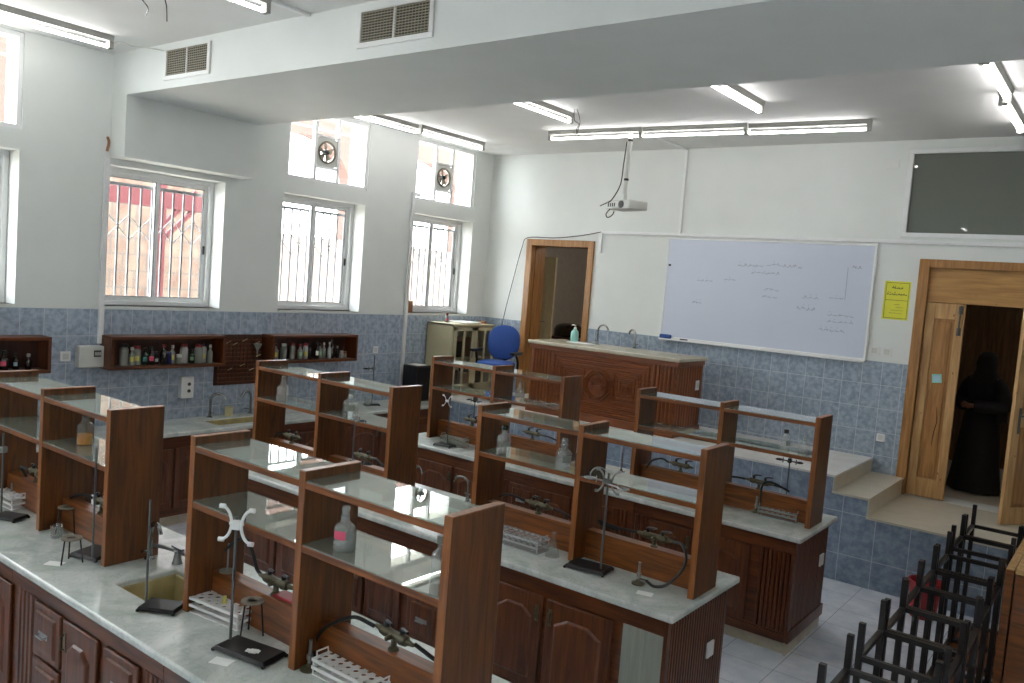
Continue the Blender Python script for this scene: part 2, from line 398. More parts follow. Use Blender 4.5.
# ------------------------------------------------------------------ windows
def lower_window(i, y0, y1):
    w = bpy.data.objects.new('window_%d' % i, None); COL.objects.link(w); w.location = (0, y0, LZ0); w['kind'] = 'structure'
    W, H = y1-y0, LZ1-LZ0; xf = -.23; t = .045
    mb = MB(); mb.box(xf-.05, xf+.03, 0, W, 0, t); mb.box(xf-.05, xf+.03, 0, W, H-t, H); mb.box(xf-.05, xf+.03, 0, t, t, H-t); mb.box(xf-.05, xf+.03, W-t, W, t, H-t)
    obj('window_frame', mb, M['alu'], w, bevel=.004)
    hw = (W-2*t)/2
    for k in range(2):
        a = t + k*hw - (.02 if k else 0); b = a + hw + .02; x = xf + (.005 if k == 0 else -.025); s = .042
        mb = MB(); mb.box(x-.012, x+.012, a, b, t, t+s); mb.box(x-.012, x+.012, a, b, H-t-s, H-t); mb.box(x-.012, x+.012, a, a+s, t+s, H-t-s); mb.box(x-.012, x+.012, b-s, b, t+s, H-t-s)
        g = .006
        for q in ((a+s, a+s+g, t+s, H-t-s), (b-s-g, b-s, t+s, H-t-s), (a+s, b-s, t+s, t+s+g), (a+s, b-s, H-t-s-g, H-t-s)):
            mb.box(x-.008, x+.0125, q[0], q[1], q[2], q[3], 1)
        sash = obj('sash', mb, [M['alu'], M['alu_dark']], w)
        mb = MB(); mb.box(x-.003, x+.003, a+s, b-s, t+s, H-t-s); obj('pane', mb, M['win'], sash)
        if k == 1:
            mb = MB(); mb.box(x+.012, x+.022, b-s+.01, b-s+.03, H*.42, H*.42+.09); mb.box(x+.02, x+.03, b-s+.014, b-s+.026, H*.42+.02, H*.42+.07)
            obj('latch', mb, M['black'], sash)
    # folding security grille outside
    mb = MB(); xg = -.325; n = 11
    ys = [W*(.03+.94*k/(n-1)) for k in range(n)]
    for y in ys: mb.bar((xg, y, .03), (xg, y, H-.14), .016)
    mb.bar((xg, 0, H-.14), (xg, W, H-.14), .03); mb.bar((xg, 0, .03), (xg, W, .03), .03)
    zc = H*.58; d = .125; cyc = (0, 1, 0, -1)
    for k in range(n-1):
        a, b = cyc[k % 4]*d, cyc[(k+1) % 4]*d
        mb.bar((xg+.012, ys[k], zc+a), (xg+.012, ys[k+1], zc+b), .014, .006)
        mb.bar((xg-.012, ys[k], zc-a), (xg-.012, ys[k+1], zc-b), .014, .006)
    obj('security_grille', mb, M['grille_paint'], w)
    mb = MB(); mb.box(-.2, .012, -.0, W, -.015, .0); obj('window_sill', mb, M['paint'], w)
for i, (a, b) in enumerate(LOW): lower_window(i+1, a, b)
for i, (a, b) in enumerate(RW_FILL):  # the added fill window, out of view
    lower_window(20+i, a, b); w = bpy.data.objects['window_%d' % (20+i)]; w.rotation_euler = (0,0,PI); w.location = (XR, b, LZ0)
def upper_window(i, y0, y1):
    w = bpy.data.objects.new('window_%d' % i, None); COL.objects.link(w); w.location = (0, y0, UPZ0); w['kind'] = 'structure'
    W, H = y1-y0, UPZ1-UPZ0; x0, x1 = -.075, -.02; t = .04
    m1, m2 = W*.335, W*.615
    mb = MB()
    for q in ((0,W,0,t), (0,W,H-t,H), (0,t,t,H-t), (W-t,W,t,H-t), (m1-.02,m1+.02,t,H-t), (m2-.02,m2+.02,t,H-t), (m1,m2,.17,.195), (m1,m2,.53,.555)):
        mb.box(x0, x1, q[0], q[1], q[2], q[3])
    obj('window_frame', mb, M['alu'], w, bevel=.003)
    for q in ((t,m1-.02,t,H-t), (m2+.02,W-t,t,H-t), (m1+.02,m2-.02,t,.17), (m1+.02,m2-.02,.555,H-t)):
        mb = MB(); mb.box(-.05, -.044, *q); obj('pane', mb, M['win'], w)
    return y0+(m1+m2)/2, UPZ0+.3625, (m2-m1)-.04, .335
fans = []
for i, (a, b) in enumerate(UPP): fans.append(upper_window(len(LOW)+1+i, a, b))
def exhaust_fan(y, z, w, h, label):
    t = thing('exhaust_fan', label, 'fan', (-.045, y, z), 0, 'exhaust fans in the upper windows')
    # plate with round hole
    mb = MB(); n = 32; R = .115
    for x, flip in ((-.006, 1), (.006, 0)):
        pass
    inner = [(R*math.cos(2*PI*k/n), R*math.sin(2*PI*k/n)) for k in range(n)]; outer = []
    for k in range(n):
        c, s = math.cos(2*PI*k/n), math.sin(2*PI*k/n); sc = min(w/2/abs(c) if abs(c) > 1e-6 else 9, h/2/abs(s) if abs(s) > 1e-6 else 9)
        outer.append((c*sc, s*sc))
    vs = [(.006, u, v) for u, v in inner] + [(.006, u, v) for u, v in outer] + [(-.006, u, v) for u, v in inner] + [(-.006, u, v) for u, v in outer]
    fs = []
    for k in range(n):
        k2 = (k+1) % n
        fs += [(k, n+k, n+k2, k2), (2*n+k2, 3*n+k2, 3*n+k, 2*n+k), (k2, 2*n+k2, 2*n+k, k), (n+k, 3*n+k, 3*n+k2, n+k2)]
    mb.add(vs, fs); obj('mounting_plate', mb, M['offwhite'], t)
    mb = MB(); mb.tube(arc((.02,0,0), .118, 0, 2*PI-2*PI/40, 39, 'yz'), .013, 8, closed=True)
    obj('fan_ring', mb, M['dust'], t)
    mb = MB()
    for k in range(4):
        a = k*PI/2+.5; mb.bar((.02, .03*math.cos(a), .03*math.sin(a)), (.02, .118*math.cos(a), .118*math.sin(a)), .008)
    obj('guard_arms', mb, M['dust'], t)
    mb = MB(); mb.lathe([(.0,-.05),(.03,-.05),(.036,-.03),(.036,.01),(.028,.025),(0,.03)], (0,0,0), 20, axis='x'); obj('motor_hub', mb, M['black'], t)
    for k in range(5):
        a = 2*PI*k/5+.25; mb = MB()
        c, s = math.cos(a), math.sin(a); u = Vector((0,c,s)); v = Vector((0,-s,c)); X = Vector((1,0,0))
        rows = [(.034,.018,.004),(.07,.03,.012),(.105,.036,.016)]
        vs = []
        for r, hw, tw in rows:
            for sx in (1,-1):
                vs += [u*r + v*hw + X*(-.02+tw) + X*sx*.0015, u*r - v*hw + X*(-.02-tw) + X*sx*.0015]
        fs = []
        for i in range(2):
            b = i*4; e = b+4
            fs += [(b,b+1,e+1,e), (b+3,b+2,e+2,e+3), (b,e,e+2,b+2), (b+1,b+3,e+3,e+1)]
        fs += [(0,2,3,1),(8,9,11,10)]
        mb.add(vs, fs); obj('fan_blade', mb, M['dust'], t)
exhaust_fan(*fans[3], 'round exhaust fan in the upper window beside the boxed beam')
exhaust_fan(*fans[4], 'round exhaust fan in the upper window nearest the stage wall')

# ------------------------------------------------------------------ outside
mb = MB(); mb.box(9.3, 20, -20, 10, .2, .25); struct('floor_yard', mb, M['ground'], label='pale paving outside the right hand wall', cat='paving')
mb = MB(); mb.box(-14, -.3, -20, 10, .2, .25); struct('floor_outdoors', mb, M['ground'], label='pale paving outside the windows', cat='paving')
mb = MB(); mb.box(-6.4, -6, -4.6, .3, .25, 3.95); struct('wall_outdoors', mb, M['stonewall'], label='beige stone wall seen through the window bars', cat='wall')
mb = MB(); mb.box(-6.4, -6, .3, 10, .25, 3.15); struct('wall_yard', mb, M['glarewall'], label='stone wall lightened for glare, seen through the two far windows', cat='wall')
t = thing('steel_canopy', 'red painted steel canopy frame outside the barred window', 'canopy', (-2.8, -3.6, .25))
mb = MB(); mb.box(-.06, .06, .03, .17, 0, 3.3); obj('post', mb, M['redsteel'], t)
mb = MB(); mb.box(-.05, .05, -3.2, 1.25, 2.93, 3.14); obj('beam', mb, M['redsteel'], t)
mb = MB(); mb.bar((0,.16,2.7), (0,.62,3.2), .06); obj('brace', mb, M['redsteel'], t)
mb = MB(); mb.bar((0.0,.16,2.52), (0,.8,3.14), .06); obj('brace', mb, M['redsteel'], t)
# arched upper storey of the building across the yard
mb = MB(); n = 16; R = 1.25; zt = 6.0
cent = [1.3+3.55*k for k in range(-1, 3)]; y = -4.6
for c in cent:
    mb.box(-6.35, -6.05, y, c-R, 3.0, zt)
    for k in range(n):
        a0, a1 = PI-PI*k/n, PI-PI*(k+1)/n
        yy0, yy1 = c+R*math.cos(a0), c+R*math.cos(a1); z0, z1 = 4.3+.9*math.sin(a0), 4.3+.9*math.sin(a1)
        mb.prism([(yy0,z0),(yy1,z1),(yy1,zt),(yy0,zt)], 'x', -6.35, -6.05)
    y = c+R
mb.box(-6.35, -6.05, y, 10, 3.0, zt)
struct('wall_arcade', mb, M['pinkwall'], label='pink arched upper wall of the building across the yard', cat='wall', smooth=False)

# ------------------------------------------------------------------ doors and rooms behind
d = bpy.data.objects.new('door_1', None); COL.objects.link(d); d.location = (.72, 0, .987); d['kind'] = 'structure'
mb = MB(); mb.box(0,.1,-.025,.3,0,2.19); mb.box(1.02,1.11,-.025,.3,0,2.19); mb.box(.1,1.02,-.025,.3,2.10,2.19)
mb.box(.1,.115,.06,.3,0,2.1); obj('door_frame', mb, M['frame_wood'], d, bevel=.006)
d = bpy.data.objects.new('door_2', None); COL.objects.link(d); d.location = (5.80, 0, .662); d['kind'] = 'structure'
mb = MB(); mb.box(0,.1,-.03,.3,0,2.465); mb.box(1.48,1.58,-.03,.3,0,2.465); mb.box(.1,1.48,-.03,.3,2.38,2.465)
obj('door_frame', mb, M['frame_wood'], d, bevel=.006)
mb = MB(); mb.box(.1,1.48,.02,.09,2.03,2.38); obj('transom_panel', mb, M['pine_h'], d, bevel=.004)
def door_leaf(name, parent, w, loc, rz, zs):
    e = bpy.data.objects.new(name, None); COL.objects.link(e); e.parent = parent; e.location = loc; e.rotation_euler = (0,0,rz)
    H = 2.02; s = .085
    mb = MB(); mb.box(0,s,-.02,.02,0,H); mb.box(w-s,w,-.02,.02,0,H)
    for z0, z1 in [(0,zs[0][0])]+[(zs[k][1],zs[k+1][0]) for k in range(len(zs)-1)]+[(zs[-1][1],H)]: mb.box(s,w-s,-.02,.02,z0,z1)
    obj('leaf_frame', mb, M['pine'], e, bevel=.004)
    mb = MB()
    for z0, z1 in zs:
        mb.box(s,w-s,-.006,.006,z0,z1); mb.box(s+.028,w-s-.028,-.013,.013,z0+.028,z1-.028)
    obj('leaf_panel', mb, M['frame_wood'], e, bevel=.004)
    return e
lf = door_leaf('left_leaf', d, .36, (.105,.03,.005), 0, [(.2,1.86)])
mb = MB(); mb.tube([(.20,-.0135,.95),(.215,-.0135,.8),(.195,-.0135,.66),(.19,-.0135,.55)], [.002,.004,.004,.002], 6); obj('panel_crack', mb, M['wood_dk'], lf)
mb = MB(); mb.tube([(.32,-.03,1.72),(.32,-.045,1.74),(.32,-.045,1.98),(.32,-.03,2.0)], .008, 8); mb.box(.30,.34,-.028,-.02,1.7,1.78); mb.box(.30,.34,-.028,-.02,1.92,2.0)
obj('bolt', mb, M['rod'], lf)
mb = MB(); mb.box(.125,.215,-.0165,-.0135,1.2,1.29); mb.box(.14,.2,-.0172,-.0165,1.215,1.275,1); mb.xf(Matrix.Translation((.17,0,1.245)) @ Matrix.Rotation(-.12,4,'Y') @ Matrix.Translation((-.17,0,-1.245)))
obj('door_note', mb, [M['bluenote'], M['blabel']], lf, smooth=False)
rz = math.atan2(-.51, -.42)
rl = door_leaf('right_leaf', d, .68, (1.46,.0,.005), rz, [(.16,.92),(1.04,1.89)])
mb = MB()
for s in (-1, 1):
    mb.box(.60,.625,s*.02,s*.025,.86,1.10); mb.tube([(.612,s*.026,1.03),(.612,s*.06,1.03),(.55,s*.062,1.03),(.51,s*.06,1.025)], .009, 8)
obj('door_handle', mb, M['rod'], rl)
# upper dark window over the door
w = bpy.data.objects.new('window_12', None); COL.objects.link(w); w.location = (UW[0], 0, UW[2]); w['kind'] = 'structure'
W, H = UW[1]-UW[0], UW[3]-UW[2]; t = .05
mb = MB()
for q in ((0,W,0,t), (0,W,H-t,H), (0,t,t,H-t), (W-t,W,t,H-t)): mb.box(q[0],q[1],-.012,.06,q[2],q[3])
obj('window_frame', mb, M['alu'], w, bevel=.004)
mb = MB(); mb.box(t,W-t,.02,.026,t,H-t); obj('pane', mb, M['darkwin'], w)
# store room
struct('floor_storeroom', MB().box(-.3,3.6,.3,3.6,.787,.987), M['stone']); struct('ceiling_storeroom', MB().box(-.3,3.6,.3,3.6,3.6,3.7), M['store'])
for nm, q in (('left',(-.4,-.3,.3,3.6)),('right',(3.5,3.6,.3,3.6)),('back',(-.3,3.5,3.5,3.6))): struct('wall_storeroom_'+nm, MB().box(*q,.987,3.6), M['store'])
t = thing('storeroom_door', 'beige door leaf standing open inside the dim store room', 'door', (-.28,.95,.992), 0)
mb = MB(); mb.box(0,.87,-.02,.02,0,1.98); mb.box(.12,.75,-.026,.026,.2,.9); mb.box(.12,.75,-.026,.026,1.05,1.8); obj('leaf', mb, M['beige'], t, bevel=.004)
mb = MB(); mb.tube([(.74,-.02,1.0),(.74,-.06,1.0),(.66,-.06,1.0)], .008, 8); obj('door_handle', mb, M['steel'], t)
t = thing('work_table', 'dark table loaded with bundles inside the store room', 'table', (.62,1.75,.987))
mb = MB(); mb.box(-.6,.9,-.3,.3,.72,.76); obj('tabletop', mb, M['wood_dk'], t)
for sx in (-.55,.85):
    for sy in (-.3,.3): mb = MB(); mb.box(sx-.025,sx+.025,sy-.025,sy+.025,0,.72); obj('leg', mb, M['wood_dk'], t)
def lump(name, label, cat, loc, r, mat, sz):
    mb = MB(); prof = []
    rings = []
    for i in range(7):
        ph = i/6*PI*.5; rr = math.cos(ph)**.6 if i < 6 else .05
        rings.append([((r[0]*rr*(1+.12*math.sin(3*a+i)))*math.cos(a), r[1]*rr*(1+.1*math.cos(2*a+i))*math.sin(a), sz*math.sin(ph)) for a in [2*PI*k/18 for k in range(18)]])
    mb.loft(rings); o = obj(name, mb, mat, loc=loc); return tag(o, label, cat)
lump('cloth_bundle', 'dark cloth bundle on the table in the store room', 'bundle', (.42,1.72,1.7475), (.3,.22), M['bglass_dark'], .22)
lump('paper_bag', 'pale crumpled bag beside the dark bundle in the store room', 'bag', (.95,1.72,1.7475), (.18,.16), M['carton'], .14)
# corridor behind the right door
struct('floor_corridor', MB().box(4.4,XR+.3,.3,2.9,.46,.662), M['stone']); struct('ceiling_corridor', MB().box(4.4,XR+.3,.3,2.9,4.351,4.45), M['store'])
for nm, q in (('left',(4.3,4.4,.3,2.9)),('right',(XR+.2,XR+.3,.3,2.9))): struct('wall_corridor_'+nm, MB().box(*q,.662,4.351), M['store'])
struct('wall_corridor_back', MB().box(4.4,XR+.2,2.8,2.9,3.1,4.351).box(4.4,XR+.2,2.8,2.9,.662,3.1,1), [M['store'],M['corr']])

# ------------------------------------------------------------------ ceiling lights
def fixture(L, name='ceiling_light'):
    t = thing(name, None, 'ceiling light', (0,0,0), 0, 'fluorescent battens on the ceiling')
    mb = MB(); mb.prism([(-.04,0),(.04,0),(.028,-.045),(-.028,-.045)], 'y', -L/2, L/2)
    mb.box(-.03,.03,-L/2,-L/2+.035,-.105,-.045); mb.box(-.03,.03,L/2-.035,L/2,-.105,-.045)
    obj('batten', mb, M['batten'], t)
    mb = MB(); mb.cyl((0,-L/2+.03,-.09),(0,L/2-.03,-.09), .013, n=12); obj('tube', mb, M['tube'], t)
    return t
LT = [ # x, ycentre, rot, label
 (.53,-2.72,0,'lit tube light over the left windows, the one starting at the boxed beam'),
 (.58,-1.56,0,'lit tube light over the left windows, the one ending near the stage wall'),
 (2.76,-2.76,0,'lit tube light beside the hanging wires beyond the boxed beam'),
 (4.76,-2.68,0,'lit tube light running away from the beam right of the projector'),
 (6.68,-2.53,0,'lit tube light at the right edge, the half nearer the boxed beam'),
 (6.64,-1.27,0,'lit tube light at the right edge, the half nearer the dark window'),
 (2.55,-1.36,PI/2+.06,'lit tube light in the crosswise row, left third behind the projector pole'),
 (3.71,-1.27,PI/2+.06,'lit tube light in the crosswise row, middle third over the whiteboard'),
 (4.87,-1.15,PI/2+.06,'lit tube light in the crosswise row, right third'),
 (.62,-6.5,0,'lit tube light in the top left corner over the near left window'),
 (2.78,-6.52,0,'lit tube light at the top edge between the two air grilles'),
 (4.7,-8.6,0,'unseen tube light added for fill over the near benches'),  # this and the next three are out of view, added to brighten the room
 (6.6,-8.6,0,'unseen tube light added for fill over the stacked chairs'),
 (2.62,-10.2,0,'unseen tube light added for fill over the left rear of the room'),
 (6.6,-10.8,0,'unseen tube light added for fill over the right rear of the room'),
]
f0 = fixture(1.2)
for i, (x, y, r, lb) in enumerate(LT):
    o = f0 if i == 0 else copy_tree(f0)
    o.location = (x, y, ZC); o.rotation_euler = (0,0,r); o['label'] = lb
# hanging wires
def wire(name, label, paths, mat, r=.004, loc=(0,0,0), cat='wires'):
    mb = MB()
    for p in paths: mb.tube(smooth_path(p, 5), r, 6)
    return tag(obj(name, mb, mat, loc=loc), label, cat)
wire('hanging_wire', 'longer loose dark wire hanging from the ceiling beyond the beam', [[(2.92,-2.35,4.35),(2.90,-2.3,4.25),(2.95,-2.28,4.2),(2.86,-2.2,4.12),(2.74,-2.05,4.2)]], M['black'], cat='wire')
wire('hanging_wire', 'shorter loose dark wire hanging from the ceiling beyond the beam', [[(2.97,-2.38,4.35),(2.99,-2.33,4.22),(2.9,-2.25,4.15),(2.95,-2.2,4.06)]], M['black'], cat='wire')
wire('hanging_wire', 'zigzag dark wire hanging near the left air grille, the left of two', [[(1.92,-6.38,4.35),(1.97,-6.36,4.31),(1.98,-6.33,4.27),(1.9,-6.3,4.24)]], M['black'], cat='wire')
wire('hanging_wire', 'straight dark wire hanging near the left air grille, the right of two', [[(2.12,-6.3,4.35),(2.13,-6.28,4.28),(2.09,-6.25,4.19)]], M['black'], cat='wire')
wire('light_cable', 'thin cable from the corner tube light to the beam', [[(.62,-5.89,4.3),(.64,-5.82,4.33),(.66,-5.75,4.31),(.8,-5.65,4.3),(.88,-5.58,4.29)]], M['offwhite'], .006, cat='cable')

# ------------------------------------------------------------------ air grilles
def air_grille(x0, x1, z0, z1, label):
    t = thing('air_grille', label, 'air grille', ((x0+x1)/2, -5.573, (z0+z1)/2), 0, 'air grilles in the beam')
    w, h = (x1-x0)/2, (z1-z0)/2; b = .035
    mb = MB(); mb.box(-w-b,w+b,-.014,0,-h-b,-h); mb.box(-w-b,w+b,-.014,0,h,h+b*.4); mb.box(-w-b,-w,-.014,0,-h,h); mb.box(w,w+b,-.014,0,-h,h); mb.box(-.008,.008,-.012,0,-h,h)
    obj('grille_frame', mb, M['white'], t, bevel=.002)
    mb = MB(); mb.box(-w,w,-.002,0,-h,h); obj('duct_opening', mb, M['grille'], t)
    mb = MB(); n = 11
    for k in range(n):
        z = -h + 2*h*(k+.5)/n; mb.bar((-w,-.008,z),(w,-.008,z), .008, .004)
    for k in range(22):
        x = -w + 2*w*(k+.5)/22; mb.bar((x,-.005,-h),(x,-.005,h), .003)
    obj('louvres', mb, M['louvre'], t)
air_grille(.92,1.53,4.075,4.285,'air grille in the boxed beam, the one over the left wall')
air_grille(3.34,3.97,4.085,4.285,'air grille in the boxed beam, the one near the top centre')

# ------------------------------------------------------------------ left wall fittings
def conduit(label, boxes, name='conduit', mat='alu'):
    mb = MB()
    for b in boxes: mb.box(*b)
    return tag(obj(name, mb, M[mat], bevel=.003), label, 'conduit')
conduit('white conduit running down beside the barred window to the fuse box', [(.012,.045,-5.63,-5.585,1.70,3.41)])
conduit('white conduit running down the wall between the two far windows', [(.012,.045,-1.645,-1.6,.93,3.62),(.0,.045,-1.6,-1.5,3.575,3.62)])
conduit('white trunking running along the front wall above the whiteboard', [(1.946,XR,-.03,-.0005,3.279,3.315)])
conduit('short white trunking piece standing at the top right of the open doorway', [(1.9,1.945,-.032,-.0005,3.03,3.32)])
conduit('flat white cable strip on the ceiling from the tube light to the beam', [(2.76,2.80,-5.91,-5.575,ZC-.02,ZC-.0005)])
conduit('thin white trunking running up the front wall to the ceiling', [(3.03,3.065,-.025,0,3.315,ZC),(3.03,3.065,-1.2,0,ZC-.02,ZC)])
wire('wall_cable', 'black cable looped over the open doorway down behind the blue chair', [[(1.93,-.04,3.30),(1.6,-.045,3.24),(1.2,-.045,3.2),(.75,-.045,3.19),(.66,-.045,3.05),(.55,-.045,2.6),(.42,-.045,2.0),(.36,-.05,1.5)]], M['black'], .006, cat='cable')
t = thing('fuse_box', 'grey fuse box on the tiled wall under the conduit', 'fuse box', (.012,-5.715,1.585))
mb = MB(); mb.box(0,.10,-.112,.112,-.1,.1); obj('housing', mb, M['offwhite'], t, bevel=.012)
mb = MB(); mb.box(.10,.106,.015,.08,-.0,.06); obj('breaker_window', mb, M['alu_dark'], t)
mb = MB()
for k in range(3): mb.box(.106,.114,.023+.019*k,.035+.019*k,.015,.045)
obj('breakers', mb, M['offwhite'], t)
def plate(name, label, cat, loc, rz, w, h, holes=0, mat='white'):
    t = thing(name, label, cat, loc, rz)
    mb = MB(); mb.box(-w/2,w/2,-.012,0,-h/2,h/2); obj('cover_plate', mb, M[mat], t, bevel=.003)
    if holes:
        mb = MB()
        for k in range(holes):
            x = -w/2 + w*(k+.5)/holes; s = min(w/holes, h)*.3
            mb.box(x-s,x+s,-.016,-.012,-s,s)
        obj('socket_face', mb, M['offwhite'], t, bevel=.002)
    return t
RL = PI/2  # plates on the left wall face +x
plate('wall_switch', 'small white switch plate left of the grey fuse box', 'switch', (.012,-5.91,1.585), RL, .09, .09, 1)
t = thing('wall_socket', 'white double socket box above the left sink', 'socket', (.012,-4.72,1.24), RL)
mb = MB(); mb.box(-.07,.07,-.06,0,-.11,.11); obj('housing', mb, M['white'], t, bevel=.006)
mb = MB()
for z in (-.035,.035): mb.lathe([(.001,0),(.018,0),(.018,-.004),(.001,-.004)], (.015,-.061,z), 14, axis='y'); 
obj('socket_holes', mb, M['alu_dark'], t)
plate('wall_socket', 'small white socket on the tiles right of the far bottle shelf', 'socket', (.012,-2.11,1.57), RL, .085, .085, 1)
tag(obj('cardboard_box', MB().box(-.1,0,0,.1,0,.16), M['carton'], loc=(-.005,-1.565,2.047), bevel=.004), 'brown cardboard box in the corner of the far window sill', 'box')
wire('wall_wire', 'stub of brown wire poking from the wall corner under the beam', [[(.0,-5.6,3.6),(.03,-5.6,3.55),(.02,-5.61,3.47)]], M['carton'], .012, cat='wire')

# ------------------------------------------------------------------ bottles
def bottle_profile(kind, r, h):
    if kind == 'jar': return [(0,0),(r*.92,0),(r,.006),(r,h*.86),(r*.8,h*.9),(r*.8,h)]
    if kind == 'flask': return [(0,0),(r,0),(r*1.02,.006),(r*.32,h*.72),(r*.3,h*.95),(r*.38,h)]
    if kind == 'cyl': return [(0,0),(r*1.6,0),(r*1.6,.006),(r,.01),(r,h),(r*1.08,h)]
    return [(0,0),(r*.94,0),(r,.006),(r,h*.62),(r*.92,h*.7),(r*.45,h*.82),(r*.4,h*.94),(r*.5,h)]
def bottle(name, label, cat, loc, kind='bottle', r=.035, h=.15, glassm='lab', cap=None, lab=None, liquid=None, fill=.4, group=None, stopper=False, lz=(.25,.55), rz=0, la=-.5):
    t = thing(name, label, cat, loc, rz, group)
    mb = MB(); mb.lathe(bottle_profile(kind, r, h), n=20); obj('bottle_body' if kind != 'jar' else 'jar_body', mb, M[glassm], t)
    if liquid:
        mb = MB(); mb.lathe([(0,.004),(r*.93,.004),(r*.93,h*fill),(0,h*fill)], n=20); obj('liquid', mb, M[liquid], t)
    if cap:
        cr = r*.88 if kind == 'jar' else r*.56
        mb = MB(); mb.lathe([(0,h-.004),(cr,h-.004),(cr,h+.02),(cr*.9,h+.024),(0,h+.024)], n=16); obj('cap', mb, M[cap], t)
    if stopper:
        mb = MB(); mb.lathe([(0,h-.01),(r*.36,h-.01),(r*.4,h),(r*.3,h+.012),(r*.42,h+.024),(r*.34,h+.038),(0,h+.042)], n=14); obj('stopper', mb, M[glassm], t)
    if lab:
        mb = MB(); n = 10; R = r*1.012; z0, z1 = h*lz[0], h*lz[1]; vs = []; fs = []
        for q, rr in enumerate((R, R+.0012)):
            for k in range(n+1):
                a = -.62 + 1.24*k/n + la   # faces the room and the camera
                vs += [(rr*math.cos(a), rr*math.sin(a), z0), (rr*math.cos(a), rr*math.sin(a), z1)]
        o = 2*(n+1)
        for k in range(n): fs += [(o+2*k,o+2*k+2,o+2*k+3,o+2*k+1),(2*k+1,2*k+3,2*k+2,2*k),(2*k,2*k+2,o+2*k+2,o+2*k),(2*k+3,2*k+1,o+2*k+1,o+2*k+3)]
        mb.add(vs, fs); obj('bottle_label', mb, M[lab], t)
    return t

def wall_shelf(y0, y1, label):
    z0, z1, D = 1.468, 1.782, .215; W = y1-y0; b = .028
    t = thing('wall_shelf', label, 'wall shelf', (.012, y0, z0), 0, 'open wooden bottle shelves on the left wall'); H = z1-z0
    mb = MB(); mb.box(0,.012,b,W-b,b,H-b); obj('back_panel', mb, M['wood_dk'], t)
    for z in (0, H-b): mb = MB(); mb.box(0,D,0,W,z,z+b); obj('board', mb, M['wood_y'], t, bevel=.003)
    for y in (0, W-b): mb = MB(); mb.box(0,D,y,y+b,b,H-b); obj('side_panel', mb, M['wood'], t, bevel=.003)
wall_shelf(-7.75,-6.12,'open wooden bottle shelf cut by the left photo edge, near one of three')
wall_shelf(-5.6,-4.41,'open wooden bottle shelf beside the fuse box, middle one of three')
wall_shelf(-3.82,-2.6,'open wooden bottle shelf right of the drying board, far one of three')
ZS = 1.4965
ORD = ['first','second','third','fourth','fifth','sixth','seventh','eighth','ninth','tenth','eleventh','twelfth','thirteenth','fourteenth','fifteenth','sixteenth']
def shelf_bottles(rows, where, grp):
    for i, (y, kind, r, h, g, cap, lab, desc) in enumerate(rows):
        x = .105 + .02*math.sin(i*2.3)
        bottle('reagent_bottle' if kind != 'jar' else 'storage_jar', '%s, %s from left on %s' % (desc, ORD[i], where), 'bottle' if kind != 'jar' else 'jar', (x, y, ZS), kind, r, h, g, cap, lab, group=grp)
Y = lambda px: -5.5+(px-190)/810
rows = [(Y(258),'jar',.04,.18,'labpale','black',None,'grey jar with black lid'),(Y(315),'bottle',.026,.15,'labpale','offwhite','ylabel','slim bottle with yellow label'),
 (Y(370),'jar',.036,.16,'labpale','red','ylabel','clear jar with red lid and yellow label'),(Y(425),'bottle',.03,.14,'bglass_green','black','tlabel','dark green bottle with teal label'),
 (Y(480),'bottle',.034,.15,'bglass_dark','black','pinklabel','dark bottle with pink label'),(Y(532),'bottle',.026,.1,'bglass_dark','black','paper','small dark bottle with white label'),
 (Y(575),'bottle',.034,.17,'bglass_dark','red',None,'dark bottle with red cap'),(Y(622),'jar',.036,.1,'bglass_blue','bglass_blue',None,'low dark blue jar'),
 (Y(662),'bottle',.026,.16,'labpale','offwhite','ylabel','pale bottle with narrow yellow label'),(Y(705),'jar',.03,.07,'labpale','offwhite',None,'low pale jar'),
 (Y(765),'jar',.04,.17,'jarwhite','red',None,'white bottle with red cap'),(Y(828),'bottle',.028,.12,'bglass_green','black','glabel','dark bottle with pale green label'),
 (Y(882),'jar',.042,.17,'labpale','red',None,'wide pale jar with red lid'),(Y(940),'jar',.034,.17,'jarwhite','bglass_blue','ylabel','white bottle with dark cap and yellow label'),
 (Y(988),'bottle',.025,.16,'labpale','offwhite',None,'slim pale bottle')]
shelf_bottles(rows, 'the middle wall shelf', 'bottles on the middle wall shelf')
Y = lambda px: -3.78+(px-460)/470*1.16
rows = [(Y(492),'bottle',.036,.16,'labpale','black','ylabel','pale bottle with yellow label and black cap'),(Y(533),'jar',.034,.16,'labpale','jarwhite',None,'pale jar with white lid'),
 (Y(592),'jar',.032,.16,'labpale','red',None,'pale jar with red lid'),(Y(626),'bottle',.03,.15,'labpale','red','glabel','pale bottle with green label and red cap'),
 (Y(660),'jar',.028,.16,'jarwhite','red','ylabel','white jar with yellow label'),(Y(692),'bottle',.028,.16,'bglass_dark','black',None,'dark bottle with black cap'),
 (Y(722),'bottle',.026,.17,'bglass_dark','black','paper','dark bottle with white label'),(Y(748),'bottle',.026,.15,'labpale','black','glabel','pale bottle with green label and black cap'),
 (Y(773),'bottle',.022,.16,'labpale','jarwhite',None,'slim pale bottle with white cap'),(Y(797),'bottle',.022,.17,'jarwhite','offwhite',None,'slim white bottle'),
 (Y(826),'bottle',.03,.19,'bglass_dark','black',None,'tall dark bottle'),(Y(852),'bottle',.02,.12,'bglass_dark','jarwhite',None,'small dark bottle with white cap'),
 (Y(876),'jar',.026,.06,'jarwhite','jarwhite',None,'low white jar'),(Y(908),'jar',.024,.05,'jarwhite','carton',None,'low white pot with tan lid')]
shelf_bottles(rows, 'the far wall shelf', 'bottles on the far wall shelf')
Y = lambda px: -6.2-(345-px)/7.85*.0108
